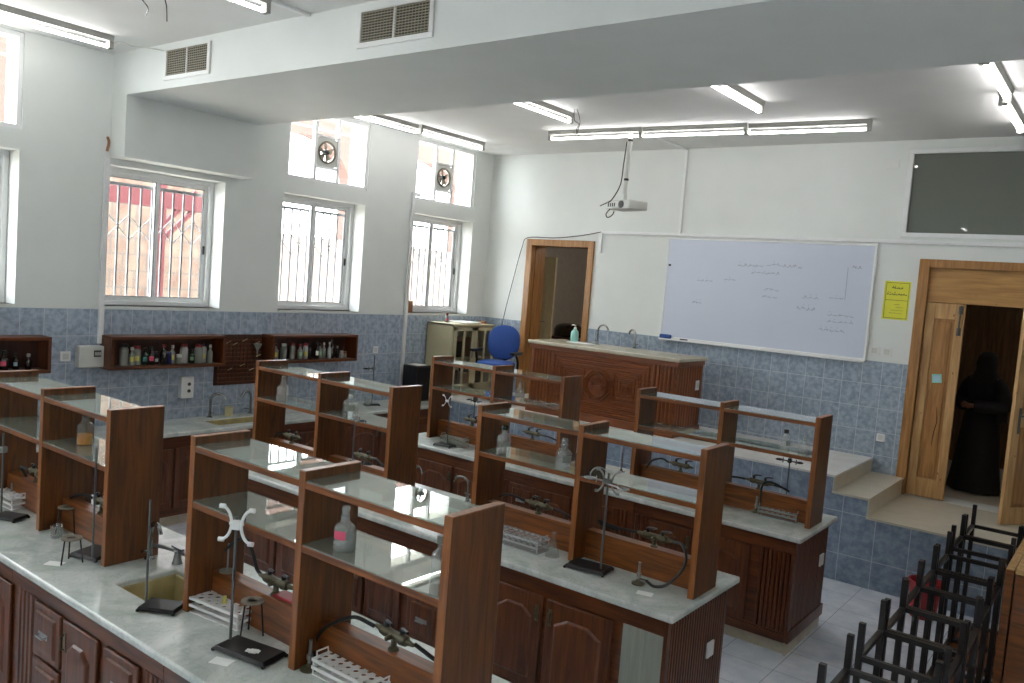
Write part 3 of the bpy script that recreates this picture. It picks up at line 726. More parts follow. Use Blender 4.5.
rows = [(Y(2),'bottle',.032,.15,'bglass_dark','black',None,'plain dark bottle'),(Y(42),'cyl',.016,.2,'lab',None,None,'tall glass measuring cylinder'),(Y(76),'bottle',.022,.1,'labpale','black','ylabel','small pale bottle with yellow label'),
 (Y(112),'bottle',.032,.2,'lab','labpale',None,'tall clear decanter'),(Y(162),'bottle',.036,.14,'bglass_dark','black','pinklabel','dark bottle with pink label'),(Y(236),'bottle',.026,.11,'bglass_dark','black','blabel','small dark bottle with pale blue label'),(Y(298),'bottle',.026,.11,'bglass_dark','jarwhite',None,'small dark bottle with white cap')]
shelf_bottles(rows, 'the near wall shelf', 'bottles on the near wall shelf')
# drying board
t = thing('drying_board', 'brown perforated drying board on the tiles over the left sink', 'drying board', (.012,-4.395,1.235))
mb = MB(); mb.box(0,.018,0,.57,0,.54); obj('backboard', mb, M['wood_dk'], t, bevel=.003)
mb = MB()
for i in range(12): mb.bar((.022,.03+i*.045,.02),(.022,.03+i*.045,.5), .012)
for j in range(11): mb.bar((.024,.02,.03+j*.045),(.024,.56,.03+j*.045), .012)
obj('lattice', mb, M['wood'], t)
for i, (y, z) in enumerate([(.12,.45),(.2,.43),(.32,.47),(.48,.44),(.15,.16),(.3,.2),(.42,.15),(.5,.3)]):
    mb = MB(); mb.cyl((.025,y,z),(.1,y,z+.03), .006, .004, 8); obj('peg', mb, M['creampl'], t)
mb = MB(); mb.lathe([(.05,.12),(.048,.12),(.008,.05),(.006,0),(.004,0),(.005,.05),(.044,.118)], n=18); tag(obj('glass_funnel', mb, M['labpale'], loc=(.1,-3.93,1.56)), 'pale funnel hanging on the right of the drying board', 'funnel')

# ------------------------------------------------------------------ cabinets
def raised_door(name, parent, w, h, loc, rz=0, handle=None, arch=True, mats=('wood','wood')):
    """door in local x (width) z (height), front towards -y"""
    e = obj(name, MB().box(0,w,-.02,0,0,h), M[mats[0]], parent, loc, (0,0,rz), bevel=.006)
    s = .06; a = w-2*s
    if arch:
        zt = h-.085; k = a*.28
        out = [(s,s),(w-s,s),(w-s,zt-.05),(w-s-k,zt),(s+k,zt),(s,zt-.05)]
    else: out = [(s*.6,s*.6),(w-s*.6,s*.6),(w-s*.6,h-s*.6),(s*.6,h-s*.6)]
    cx, cz = w/2, sum(p[1] for p in out)/len(out)
    inn = [(cx+(x-cx)*(.8 if arch else .86), cz+(z-cz)*(.9 if arch else .7)) for x, z in out]
    mb = MB(); n = len(out)
    vs = [(x,-.0205,z) for x, z in out] + [(cx+(x-cx)*.93,-.013,cz+(z-cz)*.965) for x, z in out] + [(x,-.03,z) for x, z in inn]
    fs = [(i,(i+1)%n,n+(i+1)%n,n+i) for i in range(n)] + [(n+i,n+(i+1)%n,2*n+(i+1)%n,2*n+i) for i in range(n)] + [tuple(range(2*n,3*n))]
    # raised field standing proud of a shallow border
    vs = [(x,-.02,z) for x, z in out] + [(cx+(x-cx)*.9,-.031,cz+(z-cz)*.945) for x, z in out] + [(x,-.033,z) for x, z in inn]
    mb.add(vs, fs); obj('raised_panel', mb, M[mats[1]], e, smooth=False)
    if handle:
        hx, hz, vert = handle; mb = MB()
        if vert: mb.box(hx-.012,hx+.012,-.024,-.02,hz-.05,hz+.05); mb.tube([(hx,-.022,hz-.04),(hx,-.042,hz-.03),(hx,-.042,hz+.03),(hx,-.022,hz+.04)], .005, 8)
        else: mb.box(hx-.05,hx+.05,-.036,-.032,hz-.014,hz+.014); mb.tube([(hx-.04,-.034,hz),(hx-.035,-.055,hz-.004),(hx+.035,-.055,hz-.004),(hx+.04,-.034,hz)], .005, 8)
        obj('handle', mb, M['brass'] if vert else M['steel'], e)
    return e
def flutes(parent, x0, x1, z0, z1, y, n, mat='wood'):
    mb = MB(); w = (x1-x0)/n
    for k in range(n): mb.prism([(x0+w*k+.003,y),(x0+w*k+w*.25,y-.012),(x0+w*k+w*.75,y-.012),(x0+w*(k+1)-.003,y)][::1], 'z', z0, z1)
    return obj('fluted_strip', mb, M[mat], parent)
BD = .905  # bench depth
def cabinet(name, label, x0, x1, y0, items, depth=.8, top=.858, group=None, endpanel=False, gray=None, dx=0):
    """carcass from x0..x1, front at y0; items in absolute x"""
    t = thing(name, label, 'cabinet', (x0, y0, 0), 0, group); W = x1-x0
    mb = MB(); mb.box(0,W,0,.018,.1,top); mb.box(0,W,depth-.018,depth,.1,top); mb.box(0,.018,.018,depth-.018,.1,top); mb.box(W-.018,W,.018,depth-.018,.1,top); mb.box(.018,W-.018,.018,depth-.018,.1,.118)
    mb.box(0,W,-.012,0,.765,top); mb.box(0,W,-.012,0,.1,.16)
    obj('carcass', mb, M['wood_h'], t)
    mb = MB(); mb.box(0,W - (.0 if not endpanel else -.0),.04,depth-.04,0,.1); obj('plinth', mb, M['marble_cream'], t)
    for it in items:
        k = it[0]; a, b = it[1]-x0+dx, it[2]-x0+dx
        if k == 'flute': flutes(t, a, b, .17, .76, 0, it[3])
        elif k == 'door':
            w = b-a; hx = .03 if it[3] == 'l' else w-.03
            raised_door('door', t, w, .575, (a,0,.175), 0, (hx,.47,True))
        elif k == 'drawers':
            for z0, z1 in ((.475,.75),(.175,.455)):
                w = b-a; raised_door('drawer', t, w, z1-z0, (a,0,z0), 0, (w/2,(z1-z0)/2,False), arch=False)
        elif k == 'gray':
            mb = MB(); mb.box(a,b,-.012,0,.12,.765); 
            for q in (.25,.5): mb.box(a+(b-a)*q,a+(b-a)*q+.004,-.0135,-.012,.12,.765)
            obj('bare_panel', mb, M['grey_board'], t); t.children[-1]['label'] = 'grey unfinished panel'
    if endpanel:
        mb = MB(); n = 22; w = (depth-.06)/n
        mb.box(W,W+.012,0,depth,.1,top)
        for k in range(n):
            y = .03+w*k; mb.prism([(W+.012,y+.004),(W+.022,y+w*.3),(W+.022,y+w*.7),(W+.012,y+w-.004)], 'z', .2, .82)
        mb.box(W+.012,W+.03,-.012,depth,.1,.19); mb.box(W,W+.022,-.012,.03,.19,top)
        obj('fluted_end', mb, M['wood'], t)
        mb = MB(); mb.box(W,W+.012,.0,depth-.0,0,.1); obj('end_plinth', mb, M['marble_cream'], t)
    return t
BEN = {1: -7.55, 2: -5.49, 3: -3.467}
BX0, BX1 = 1.76, 5.93
SINK = {1: (3.72,4.12,.25,.58), 2: (3.50,3.95,.27,.60), 3: (3.5,3.95,.27,.60)}
BN = {1: 'nearest', 2: 'middle', 3: 'farthest'}
for b, y in BEN.items():
    yf = y+.05; bn = BN[b] + ' bench'; grp = 'cabinets of the island benches'
    cabinet('base_cabinet', 'dark wooden cabinet under the left end of the %s' % bn, BX0+.05, 3.04, yf, [('flute',1.84,2.08,6),('door',2.13,2.58,'r'),('door',2.61,3.01,'l')], group=grp, dx=.028 if b == 1 else 0)
    cabinet('sink_cabinet', 'dark wooden cabinet with drawers under the sink of the %s' % bn, 3.043, 4.55, yf, [('flute',3.06,3.25,4),('drawers',3.28,3.57),('door',3.60,3.94,'l'),('drawers',4.01,4.31),('flute',4.35,4.50,4)], group=grp, depth=.8, dx=.045 if b == 1 else 0)
    it = [('door',4.70 if b != 1 else 4.62,5.085,'r'),('door',5.12,5.56,'l'),('flute',4.57,4.67,2)]
    it.append(('gray',5.625,5.87) if b == 2 else ('flute',5.63,5.86,7))
    cabinet('base_cabinet', 'dark wooden cabinet with fluted end at the right end of the %s' % bn, 4.553, BX1-.062, yf, it, group=grp, endpanel=True)
    # worktop with sink opening
    sx0, sx1, sy0, sy1 = SINK[b]; mb = MB(); z0, z1 = .860, .90
    slab(mb, (BX0,sx0,sx1,BX1), (y,y+sy0,y+sy1,y+BD), z0, z1)
    o = obj('worktop', mb, M['marble'])
    bv = o.modifiers.new('bevel','BEVEL'); bv.width = .012; bv.segments = 3; bv.limit_method = 'ANGLE'
    tag(o, 'grey marble worktop of the %s' % bn, 'worktop', 'island bench worktops')
    t = thing('sink', 'stained ceramic sink let into the %s' % bn, 'sink', ((sx0+sx1)/2, y+(sy0+sy1)/2, .70), 0, 'bench sinks')
    w, d = (sx1-sx0)/2-.004, (sy1-sy0)/2-.004; mb = MB(); T = .015
    mb.box(-w,w,-d,d,.0,.015); mb.box(-w,-w+T,-d,d,.015,.175); mb.box(w-T,w,-d,d,.015,.175); mb.box(-w+T,w-T,-d,-d+T,.015,.175); mb.box(-w+T,w-T,d-T,d,.015,.175)
    obj('basin', mb, M['yellowed'], t, bevel=.006)
    mb = MB(); mb.lathe([(0,.015),(.025,.015),(.022,.019),(0,.019)], (0,0,0), 16); obj('drain', mb, M['steel'], t)
for b in (1, 2, 3):
    plate('wall_socket', 'white blank socket plate on the fluted end of the %s bench' % BN[b], 'socket', (BX1+.0, {1:-7.0,2:-4.97,3:-2.93}[b], {1:.6,2:.57,3:.63}[b]), PI/2, .085, .09)
# left wall counter
LCX = .641
mb = MB(); ls = (.22,.5,-4.62,-4.0)
y0, y1 = -12.2, -1.40
slab(mb, (.013,ls[0],ls[1],LCX), (y0,ls[2],ls[3],y1), .877, .917)
o = obj('worktop', mb, M['marble'])
bv = o.modifiers.new('bevel','BEVEL'); bv.width = .01; bv.segments = 3; bv.limit_method = 'ANGLE'
tag(o, 'long grey marble worktop along the left window wall', 'worktop')
t = thing('sink', 'shallow sink in the left wall worktop between two curved taps', 'sink', (.36,-4.31,.76))
mb = MB(); w, d, T = .136, .306, .012
mb.box(-w,w,-d,d,0,.012); mb.box(-w,-w+T,-d,d,.012,.15); mb.box(w-T,w,-d,d,.012,.15); mb.box(-w+T,w-T,-d,-d+T,.012,.15); mb.box(-w+T,w-T,d-T,d,.012,.15)
obj('basin', mb, M['yellowed'], t, bevel=.005)
mb = MB(); mb.lathe([(0,.012),(.022,.012),(.02,.016),(0,.016)], (0,0,0), 16); obj('drain', mb, M['steel'], t)
def wall_cabinet(y0, y1, label):
    t = thing('base_cabinet', label, 'cabinet', (.575, y0, 0), PI/2, 'cabinets along the left wall'); W = y1-y0
    mb = MB(); mb.box(0,W,0,.018,.1,.873); mb.box(0,W,.532,.55,.1,.873); mb.box(0,.018,.018,.532,.1,.873); mb.box(W-.018,W,.018,.532,.1,.873); mb.box(.018,W-.018,.018,.532,.1,.118)
    mb.box(0,W,-.01,0,.78,.873); obj('carcass', mb, M['wood_h'], t)
    mb = MB(); mb.box(0,W,.03,.5,0,.1); obj('plinth', mb, M['marble_cream'], t)
    n = 3; w = (W-.22)/n
    flutes(t, .01, .16, .17, .77, 0, 4)
    for k in range(n): raised_door('door', t, w-.02, .58, (.18+k*w,0,.175), 0, ((.03 if k % 2 else w-.05),.47,True))
cab_y = [-8.9,-7.45,-6.05,-4.72,-3.2,-1.42]
for i, (a, b, lb) in enumerate(zip(cab_y[:-1], cab_y[1:], ['left wall cabinet left of the photo edge','left wall cabinet behind the near left shelf unit','left wall cabinet under the fuse box','left wall cabinet under the left sink','left wall cabinet under the far bottle shelf'])):
    wall_cabinet(a+.002, b-.002, 'dark wooden ' + lb)

# ------------------------------------------------------------------ shelf units on the benches
def shelf_unit(w):
    t = thing('shelf_unit', None, 'shelf unit', (0,0,0), 0, 'wood and glass shelf units on the island benches')
    D = .30; T = .038; H = .84
    for k in range(3):
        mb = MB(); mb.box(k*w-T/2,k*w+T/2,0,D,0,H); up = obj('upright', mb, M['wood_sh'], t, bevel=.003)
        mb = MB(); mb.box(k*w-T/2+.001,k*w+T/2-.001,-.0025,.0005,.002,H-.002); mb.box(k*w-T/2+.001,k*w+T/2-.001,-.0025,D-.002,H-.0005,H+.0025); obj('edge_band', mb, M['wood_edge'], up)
    for k in range(2):
        a, b = k*w+T/2, (k+1)*w-T/2
        for z in (.77,.505):
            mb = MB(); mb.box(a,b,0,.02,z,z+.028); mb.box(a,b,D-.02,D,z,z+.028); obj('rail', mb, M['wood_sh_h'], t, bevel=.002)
            mb = MB(); mb.box(a+.001,b-.001,.002,D-.002,z+.0285,z+.0345); obj('glass_shelf', mb, M['shelfglass'], t, smooth=False)
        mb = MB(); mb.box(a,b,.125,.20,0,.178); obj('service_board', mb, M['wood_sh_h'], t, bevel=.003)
    return t
UN = {'A': (1.90,1,.779), 'B': (4.25,1,.80), 'C': (1.85,2,.798), 'D': (4.285,2,.796), 'E': (1.978,3,.803), 'F': (4.365,3,.752)}
UL = {'A':'left shelf unit of the nearest bench, cut by the left photo edge','B':'right shelf unit of the nearest bench with the pink labelled bottle','C':'left shelf unit of the middle bench','D':'right shelf unit of the middle bench','E':'left shelf unit of the farthest bench before the metal cabinet','F':'right shelf unit of the farthest bench before the carved desk'}
for i, (k, (x, b, w)) in enumerate(UN.items()):
    o = shelf_unit(w)
    o.location = (x, BEN[b]+.313, .9005); o['label'] = 'brown wooden ' + UL[k]

# ------------------------------------------------------------------ taps
def faucet(label, loc, rz, h=.3, reach=.14, grp=None, r=.0085):
    t = thing('faucet', label, 'tap', loc, rz, grp)
    mb = MB(); mb.lathe([(0,0),(.028,0),(.026,.008),(.016,.014),(.015,.06),(0,.06)], n=16); obj('base', mb, M['chrome'], t)
    mb = MB(); R = reach/2; mb.tube([(0,0,.05),(0,0,h-R)] + arc((R,0,h-R), R, PI, .25, 12) , r, 10); obj('spout', mb, M['chrome'], t)
    mb = MB(); mb.cyl((0,0,.045),(0,-.045,.05), .006, n=8); mb.bar((0,-.045,.05),(.045,-.05,.056), .012, .008); obj('tap_handle', mb, M['chrome'], t)
    return t
ZB = .9005
faucet('curved chrome tap at the left side of the left wall sink', (.10,-4.47,.9175), .9, .25, .15, 'curved chrome taps on the left worktop', .013)
faucet('curved chrome tap at the right side of the left wall sink', (.10,-3.98,.9175), -1.3, .25, .15, 'curved chrome taps on the left worktop', .013)
faucet('left curved chrome tap of two behind the nearest glass shelf, middle bench', (3.41,-4.84,ZB), -.3, .22, .12, 'curved taps on the middle bench')
faucet('right curved chrome tap of two behind the nearest glass shelf, middle bench', (3.84,-4.70,ZB), PI+.3, .19, .12, 'curved taps on the middle bench')
faucet('grey curved tap at the back of the nearest bench sink', (3.50,-7.00,ZB), -.1, .21, .12, None, .013)
t = thing('water_valve', 'low grey water valve with side arm behind the nearest bench sink', 'valve', (3.66,-6.93,ZB))
mb = MB(); mb.lathe([(0,0),(.03,0),(.022,.02),(.016,.06),(.022,.07),(0,.08)], n=14); obj('valve_body', mb, M['steel'], t)
mb = MB(); mb.tube([(0,0,.06),(.12,.0,.075),(.24,-.02,.05),(.28,-.02,.02)], .011, 8); obj('side_arm', mb, M['steel'], t)
mb = MB(); mb.tube([(-.22,-.05,.06),(-.1,-.02,.07),(0,0,.07)], .012, 8); mb.bar((-.05,0,.085),(.05,0,.085), .018, .012); obj('handle', mb, M['steel'], t)
faucet('curved tap on the farthest bench behind the clamp of the lone stand', (4.12,-2.9,ZB), .3, .34, .13, None, .008)

# ------------------------------------------------------------------ gas taps and hoses on the shelf units
def gas_tap():
    t = thing('gas_tap', None, 'gas tap', (0,0,0), 0, 'double gas taps on the bench service boards')
    mb = MB(); mb.lathe([(0,0),(.022,0),(.02,.008),(.012,.014),(.012,.05),(0,.05)], n=14); obj('pedestal', mb, M['brass'], t)
    mb = MB(); mb.lathe([(0,-.11),(.007,-.11),(.011,-.085),(.011,-.075),(.019,-.07),(.022,-.045),(.017,-.03),(.017,.03),(.023,.045),(.019,.07),(.011,.075),(.011,.085),(.007,.11),(0,.11)], (0,0,.055), 14, axis='x')
    mb.cyl((0,0,.055),(0,-.04,.05), .012, .008, 10); obj('valve_body', mb, M['brass'], t)
    for s in (-1, 1):
        mb = MB(); mb.cyl((s*.045,0,.07),(s*.045,0,.095), .01, n=10); mb.tube([(s*.045,0,.092),(s*.045+.03,-.02,.105),(s*.045+.07,-.035,.112)], [.008,.006,.005], 8)
        obj('lever', mb, M['black'], t)
    return t
g0 = gas_tap(); first = True
GT = [('A',0,.36,'left edge shelf unit of the nearest bench, left bay'),('A',1,.42,'left edge shelf unit of the nearest bench, right bay'),
 ('B',0,.46,'right shelf unit of the nearest bench, left bay'),('B',1,.42,'right shelf unit of the nearest bench, right bay'),
 ('C',0,.30,'left shelf unit of the middle bench, left bay'),('C',1,.38,'left shelf unit of the middle bench, right bay'),
 ('D',0,.42,'right shelf unit of the middle bench, left bay'),('D',1,.47,'right shelf unit of the middle bench, right bay'),
 ('E',0,.44,'left shelf unit of the farthest bench, left bay'),('E',1,.4,'left shelf unit of the farthest bench, right bay'),
 ('F',0,.37,'right shelf unit of the farthest bench, left bay'),('F',1,.30,'right shelf unit of the farthest bench, right bay')]
GP = {}
for k, bay, dx, lb in GT:
    x, b, w = UN[k]; px, py, pz = x+bay*w+dx, BEN[b]+.313+.162, .9005+.178
    o = g0 if first else copy_tree(g0); first = False
    o.location = (px, py, pz+.0005); o.scale = (1.08,1.08,1.08); o.rotation_euler = (0,0,random.uniform(-.12,.12)); o['label'] = 'dull brass gas tap in the ' + lb
    GP[(k,bay)] = (px, py, pz+.0595)
def hose(label, pts, r=.0085):
    mb = MB(); mb.tube(smooth_path(pts, 7), r, 8); return tag(obj('rubber_hose', mb, M['rubber']), label, 'hose', None)
def P(k, bay, dx, dy, dz): x, y, z = GP[(k,bay)]; return (x+dx, y+dy, z+dz)
def bunsen(label, loc, mat='brass', rz=0):
    t = thing('bunsen_burner', label, 'burner', loc, rz)
    mb = MB(); mb.lathe([(0,0),(.038,0),(.038,.008),(.014,.018),(.01,.03),(0,.03)], n=16); obj('base', mb, M[mat], t)
    mb = MB(); mb.lathe([(0,.028),(.008,.028),(.008,.045),(.013,.046),(.013,.066),(.008,.067),(.007,.125),(.009,.128),(0,.128)], n=14); obj('barrel', mb, M['steel'], t)
    mb = MB(); mb.cyl((0,0,.034),(.05,0,.034), .005, n=8); obj('gas_inlet', mb, M['brass'], t); return t
# near bench
bunsen('red topped burner hanging near the left photo edge on the nearest bench', (2.02,-7.12,ZB), 'redcloth', 2.2)
hose('black hose from the left edge gas tap down to the red burner', [P('A',0,-.115,0,0),P('A',0,-.18,-.02,.0),(2.10,-7.06,1.05),(2.05,-7.09,.98),(1.99,-7.08,.935)])
bunsen('dull brass burner beside the white rack in the right bay of the nearest bench', (5.10,-7.185,ZB), 'brass', .8)
hose('black hose arching from the nearest right gas tap down to the brass burner', [P('B',1,-.115,0,0),(5.27,-7.10,1.155),(5.19,-7.115,1.12),(5.11,-7.12,1.065),(5.07,-7.125,1.01),(5.055,-7.125,.96),(5.09,-7.15,.934),(5.125,-7.165,.9345)])
hose('black hose stub running right from the nearest right gas tap', [P('B',1,.115,0,0),P('B',1,.16,0,-.01),P('B',1,.22,.01,-.03),P('B',1,.30,.02,-.035)])
hose('black hose bent up from the gas tap behind the stand with the white clamp', [P('B',0,-.115,0,0),P('B',0,-.15,0,.02),P('B',0,-.19,0,.09),P('B',0,-.22,-.01,.14),P('B',0,-.30,-.0,.12),P('B',0,-.4,.0,.04)])
hose('black hose from the gas tap behind the tripods on the nearest bench', [P('A',1,-.115,0,0),P('A',1,-.2,-.0,.0),P('A',1,-.28,-.02,-.02),P('A',1,-.33,-.02,-.045)])
# middle bench
hose('black hose lying across the left bay of the middle bench right unit', [P('D',0,-.115,0,0),P('D',0,-.18,-.02,.02),P('D',0,-.26,-.02,.015),P('D',0,-.33,0,-.02)])
hose('black hose hanging forward from the gas tap beside the conical flask', [P('D',0,.115,0,0),P('D',0,.2,0,-.01),P('D',0,.28,0,-.04),P('D',0,.31,-.01,-.05)])
hose('black hose looping down onto the marble at the right end of the middle bench', [P('D',1,.115,0,0),(5.745,-5.06,1.15),(5.80,-5.11,1.10),(5.80,-5.16,1.03),(5.735,-5.19,.945),(5.665,-5.20,.918),(5.61,-5.195,.934)])
hose('black hose loop reaching left behind the rod of the lone stand', [P('D',1,-.115,0,0),P('D',1,-.24,-.02,.0),P('D',1,-.37,-.02,.01),P('D',1,-.37,.01,-.015),P('D',1,-.26,.02,-.03)])
bunsen('brass burner standing inside the hose loop on the middle bench', (5.56,-5.195,ZB), 'brass', 0)
hose('black hose across the right bay of the middle bench left unit', [P('C',1,.115,0,0),P('C',1,.17,-.02,.01),P('C',1,.25,-.02,-.03),P('C',1,.31,.0,-.06)])
hose('black hose hanging left from the gas tap in the middle bench left unit', [P('C',0,-.115,0,0),P('C',0,-.17,-.01,.0),P('C',0,-.23,.0,-.05)])
# farthest bench
hose('black hose arching left in the left bay of the farthest bench right unit', [P('F',0,-.115,0,0),P('F',0,-.18,0,.02),P('F',0,-.26,-.02,-.01),P('F',0,-.30,-.04,-.08)])
hose('black hose lying left of the gas tap in the far right bay', [P('F',1,-.115,0,0),P('F',1,-.17,0,.0),P('F',1,-.23,0,-.005)])
hose('black hose arching from the gas tap in the far right bay to the burner', [P('F',1,.115,0,0),P('F',1,.2,.0,-.01),P('F',1,.24,-.02,-.02),P('F',1,.12,-.06,.03),P('F',1,.06,-.09,.0),(5.46,-3.04,.97),(5.47,-3.02,.936)])
bunsen('steel burner beside the clear rack at the right end of the farthest bench', (5.425,-3.03,ZB), 'brass', .2)
hose('black hose running right in the right bay of the farthest bench left unit', [P('E',1,.115,0,0),P('E',1,.2,-.01,.0),P('E',1,.3,-.01,-.02)])

# ------------------------------------------------------------------ retort stands, tripods, racks
def stand(label, loc, rz, h, bw=.20, bd=.13, off=(-.06,0), base=True, sr=.0055):
    t = thing('retort_stand', label, 'stand', loc, rz)
    mb = MB(); a, b = bw/2, bd/2; z0 = .012
    lo = [(-a,-b,z0-.004),(a,-b,z0-.004),(a,b,z0-.004),(-a,b,z0-.004)]; hi = [(-a*.9,-b*.86,z0+.012),(a*.9,-b*.86,z0+.012),(a*.9,b*.86,z0+.012),(-a*.9,b*.86,z0+.012)]
    mb.loft([lo,hi])
    for sx in (-1,1):
        for sy in (-1,1): mb.box(sx*a-.014*sx, sx*a, sy*b-.014*sy, sy*b, 0, z0+.0)
    obj('base', mb, M['iron'], t, bevel=.002)
    mb = MB(); mb.cyl((off[0],off[1],.022),(off[0],off[1],h), sr, n=10); obj('rod', mb, M['rod'], t)
    return t
def boss(t, x, y, z, mat='steel'):
    mb = MB(); mb.box(x-.014,x+.014,y-.016,y+.02,z-.018,z+.018); mb.cyl((x,y-.016,z),(x,y-.045,z), .005, n=8); mb.bar((x-.014,y-.045,z),(x+.014,y-.045,z), .008); obj('boss_head', mb, M[mat], t, bevel=.003)
def claw(t, x, y, z, d, L=.13, mat='steel'):
    d = Vector(d).normalized(); n = Vector((-d.y, d.x, 0)); p = Vector((x,y,z)); mb = MB()
    mb.tube([p, p+d*L*.55], .005, 8)
    for s in (1,-1): mb.tube([p+d*L*.55, p+d*L*.62+n*s*.02, p+d*L*.85+n*s*.026, p+d*L+n*s*.008], .006, 8)
    mb.cyl(p+d*L*.5-Vector((0,0,.02)), p+d*L*.5+Vector((0,0,.02)), .004, n=8)
    obj('clamp', mb, M[mat], t)
def butterfly(t, x, y, z, mat='white', s=1.0, rz=0, tube_r=.0075):
    """double burette clamp: centre block and four curved arms with pads"""
    R = Matrix.Translation((x,y,z)) @ Matrix.Rotation(rz,4,'Z')
    mb = MB(); mb.box(-.024*s,.024*s,-.018*s,.018*s,-.02*s,.02*s); mb.cyl((-.035*s,0,.006*s),(.035*s,0,.006*s), .009*s, n=10); obj('clamp_block', mb.xf(R), M[mat], t, bevel=.003)
    for sx in (-1,1):
        mb = MB(); pts = [(sx*(.034+.038*(1-math.cos(a)))*s, .0, .085*s*math.sin(a)) for a in [(-1.45+2.9*i/12) for i in range(13)]]
        pts = [(sx*(.030+.05*(abs(a)/1.45)**1.8)*s, -.012*s*sx, .082*s*math.sin(a)) for a in [(-1.45+2.9*i/12) for i in range(13)]]
        mb.tube(pts, tube_r*s, 8)
        for q in (pts[0], pts[-1]): mb.cyl((q[0]-.012*s,q[1],q[2]),(q[0]+.014*s,q[1],q[2]), .012*s, n=10)
        obj('clamp_arm', mb.xf(R), M[mat], t)
st = stand('iron retort stand with grey clamp at the left edge of the nearest bench', (2.36,-7.265,ZB), .45, .52, .18, .13, (-.06,0)); boss(st,-.06,0,.42); claw(st,-.06,-.02,.42,(-.2,-1,0),.1)
st = stand('iron retort stand with bare tall rod beside the front tripod on the nearest bench', (3.27,-7.185,ZB), .35, .62, .19, .19, (.06,-.085))
st = stand('iron retort stand with reddish base in front of the nearest bench sink', (4.155,-7.30,ZB), .55, .52, .19, .13, (-.08,0))
st = stand('iron retort stand holding the white double clamp on the nearest bench', (4.815,-7.275,ZB), .18, .575, .30, .15, (-.125,.01), sr=.0065); butterfly(st,-.105,-.01,.545,'white',.9,.35)
mb = MB(); mb.box(-.03,.03,-.012,.012,0,.004); mb.box(-.012,.02,-.02,.016,.0005,.0045); tag(obj('paper_scrap', mb, M['paper'], loc=(4.85,-7.285,ZB+.0245), rot=(0,0,.5)), 'white scrap lying on the iron base of the stand with the white clamp', 'paper')
st = stand('iron retort stand with a bow clamp at the right bay of the middle bench', (5.23,-5.205,ZB), .15, .60, .26, .17, (.08,-.01), sr=.0065); butterfly(st,.08,-.015,.55,'steel',.8,.25,.008); claw(st,.08,-.02,.535,(1,-.35,0),.16); claw(st,.08,-.02,.55,(-1,.1,0),.15)
mb = MB(); mb.tube([(.08,0,.56)]+arc((.02,0,.56),.06,0,PI,10)+[(-.045,0,.53)], .004, 8); obj('bent_rod', mb, M['steel'], st)
st = stand('iron retort stand before the middle bench left unit with a clamp at shelf height', (3.13,-5.27,ZB), .1, .60, .17, .12, (.05,0)); boss(st,.05,0,.58); claw(st,.05,-.02,.58,(1,-.2,0),.14,'black'); boss(st,.05,0,.25,'black'); claw(st,.05,.02,.25,(1,.3,0),.14,'black')
st = stand('small iron retort stand before the rack at the left end of the farthest bench', (2.37,-3.33,ZB), .12, .46, .2, .12, (.03,0)); butterfly(st,.0,-.01,.452,'white',.62,.1,.006)
st = stand('thin retort stand behind the farthest bench left unit carrying a cross clamp', (2.21,-2.78,ZB), .1, .42, .18, .12, (.05,0)); boss(st,.05,0,.40,'black'); claw(st,.05,0,.40,(-1,0,0),.1,'black'); claw(st,.05,0,.40,(1,-.4,0),.1,'black')
st = stand('thin retort stand behind the farthest bench right unit carrying a black clamp', (5.50,-2.72,ZB), .1, .44, .18, .12, (.05,0)); boss(st,.05,0,.40,'black'); claw(st,.05,0,.395,(-1,.1,0),.11,'black'); claw(st,.05,0,.395,(1,0,0),.1,'black')
st = stand('thin retort stand with black clamp on the left wall worktop', (.30,-2.38,.9175), 1.2, .62, .18, .12, (0,0)); boss(st,0,0,.46); claw(st,0,0,.46,(-.9,-.3,0),.16,'black')
def tripod(label, loc, h, R=.06, rz=0):
    t = thing('tripod', label, 'tripod', loc, rz)
    mb = MB(); mb.lathe([(R*.45,h-.006),(R,h-.006),(R,h),(R*.45,h),(R*.45,h-.006)], n=28); obj('ring', mb, M['iron'] if False else M['dust'], t)
    for k in range(3):
        a = 2*PI*k/3+.3; c, s = math.cos(a), math.sin(a)
        mb = MB(); mb.cyl((R*.82*c,R*.82*s,h-.005),(R*1.15*c,R*1.15*s,.0), .004, n=8); obj('leg', mb, M['iron'], t)
tripod('iron tripod at the back, beside the small beaker on the nearest bench', (2.81,-7.13,ZB), .155, .052)
tripod('iron tripod standing nearest the bench edge on the nearest bench', (3.30,-7.33,ZB), .135, .052, .5)
tripod('iron tripod behind the base of the stand with the white clamp', (4.665,-7.165,ZB), .16, .05, .3)
# dropping plate on a rod
t = thing('combustion_spoon', 'thin upright rod on a round grey plate above the white rack', 'spoon', (4.335,-7.076,.9005+.1785))
mb = MB(); mb.lathe([(0,0),(.036,.0),(.038,.006),(.02,.009),(0,.009)], n=20); obj('plate', mb, M['dullplate'], t)
mb = MB(); mb.cyl((0,0,.008),(0,0,.14), .0045, n=8); obj('rod', mb, M['steel'], t)

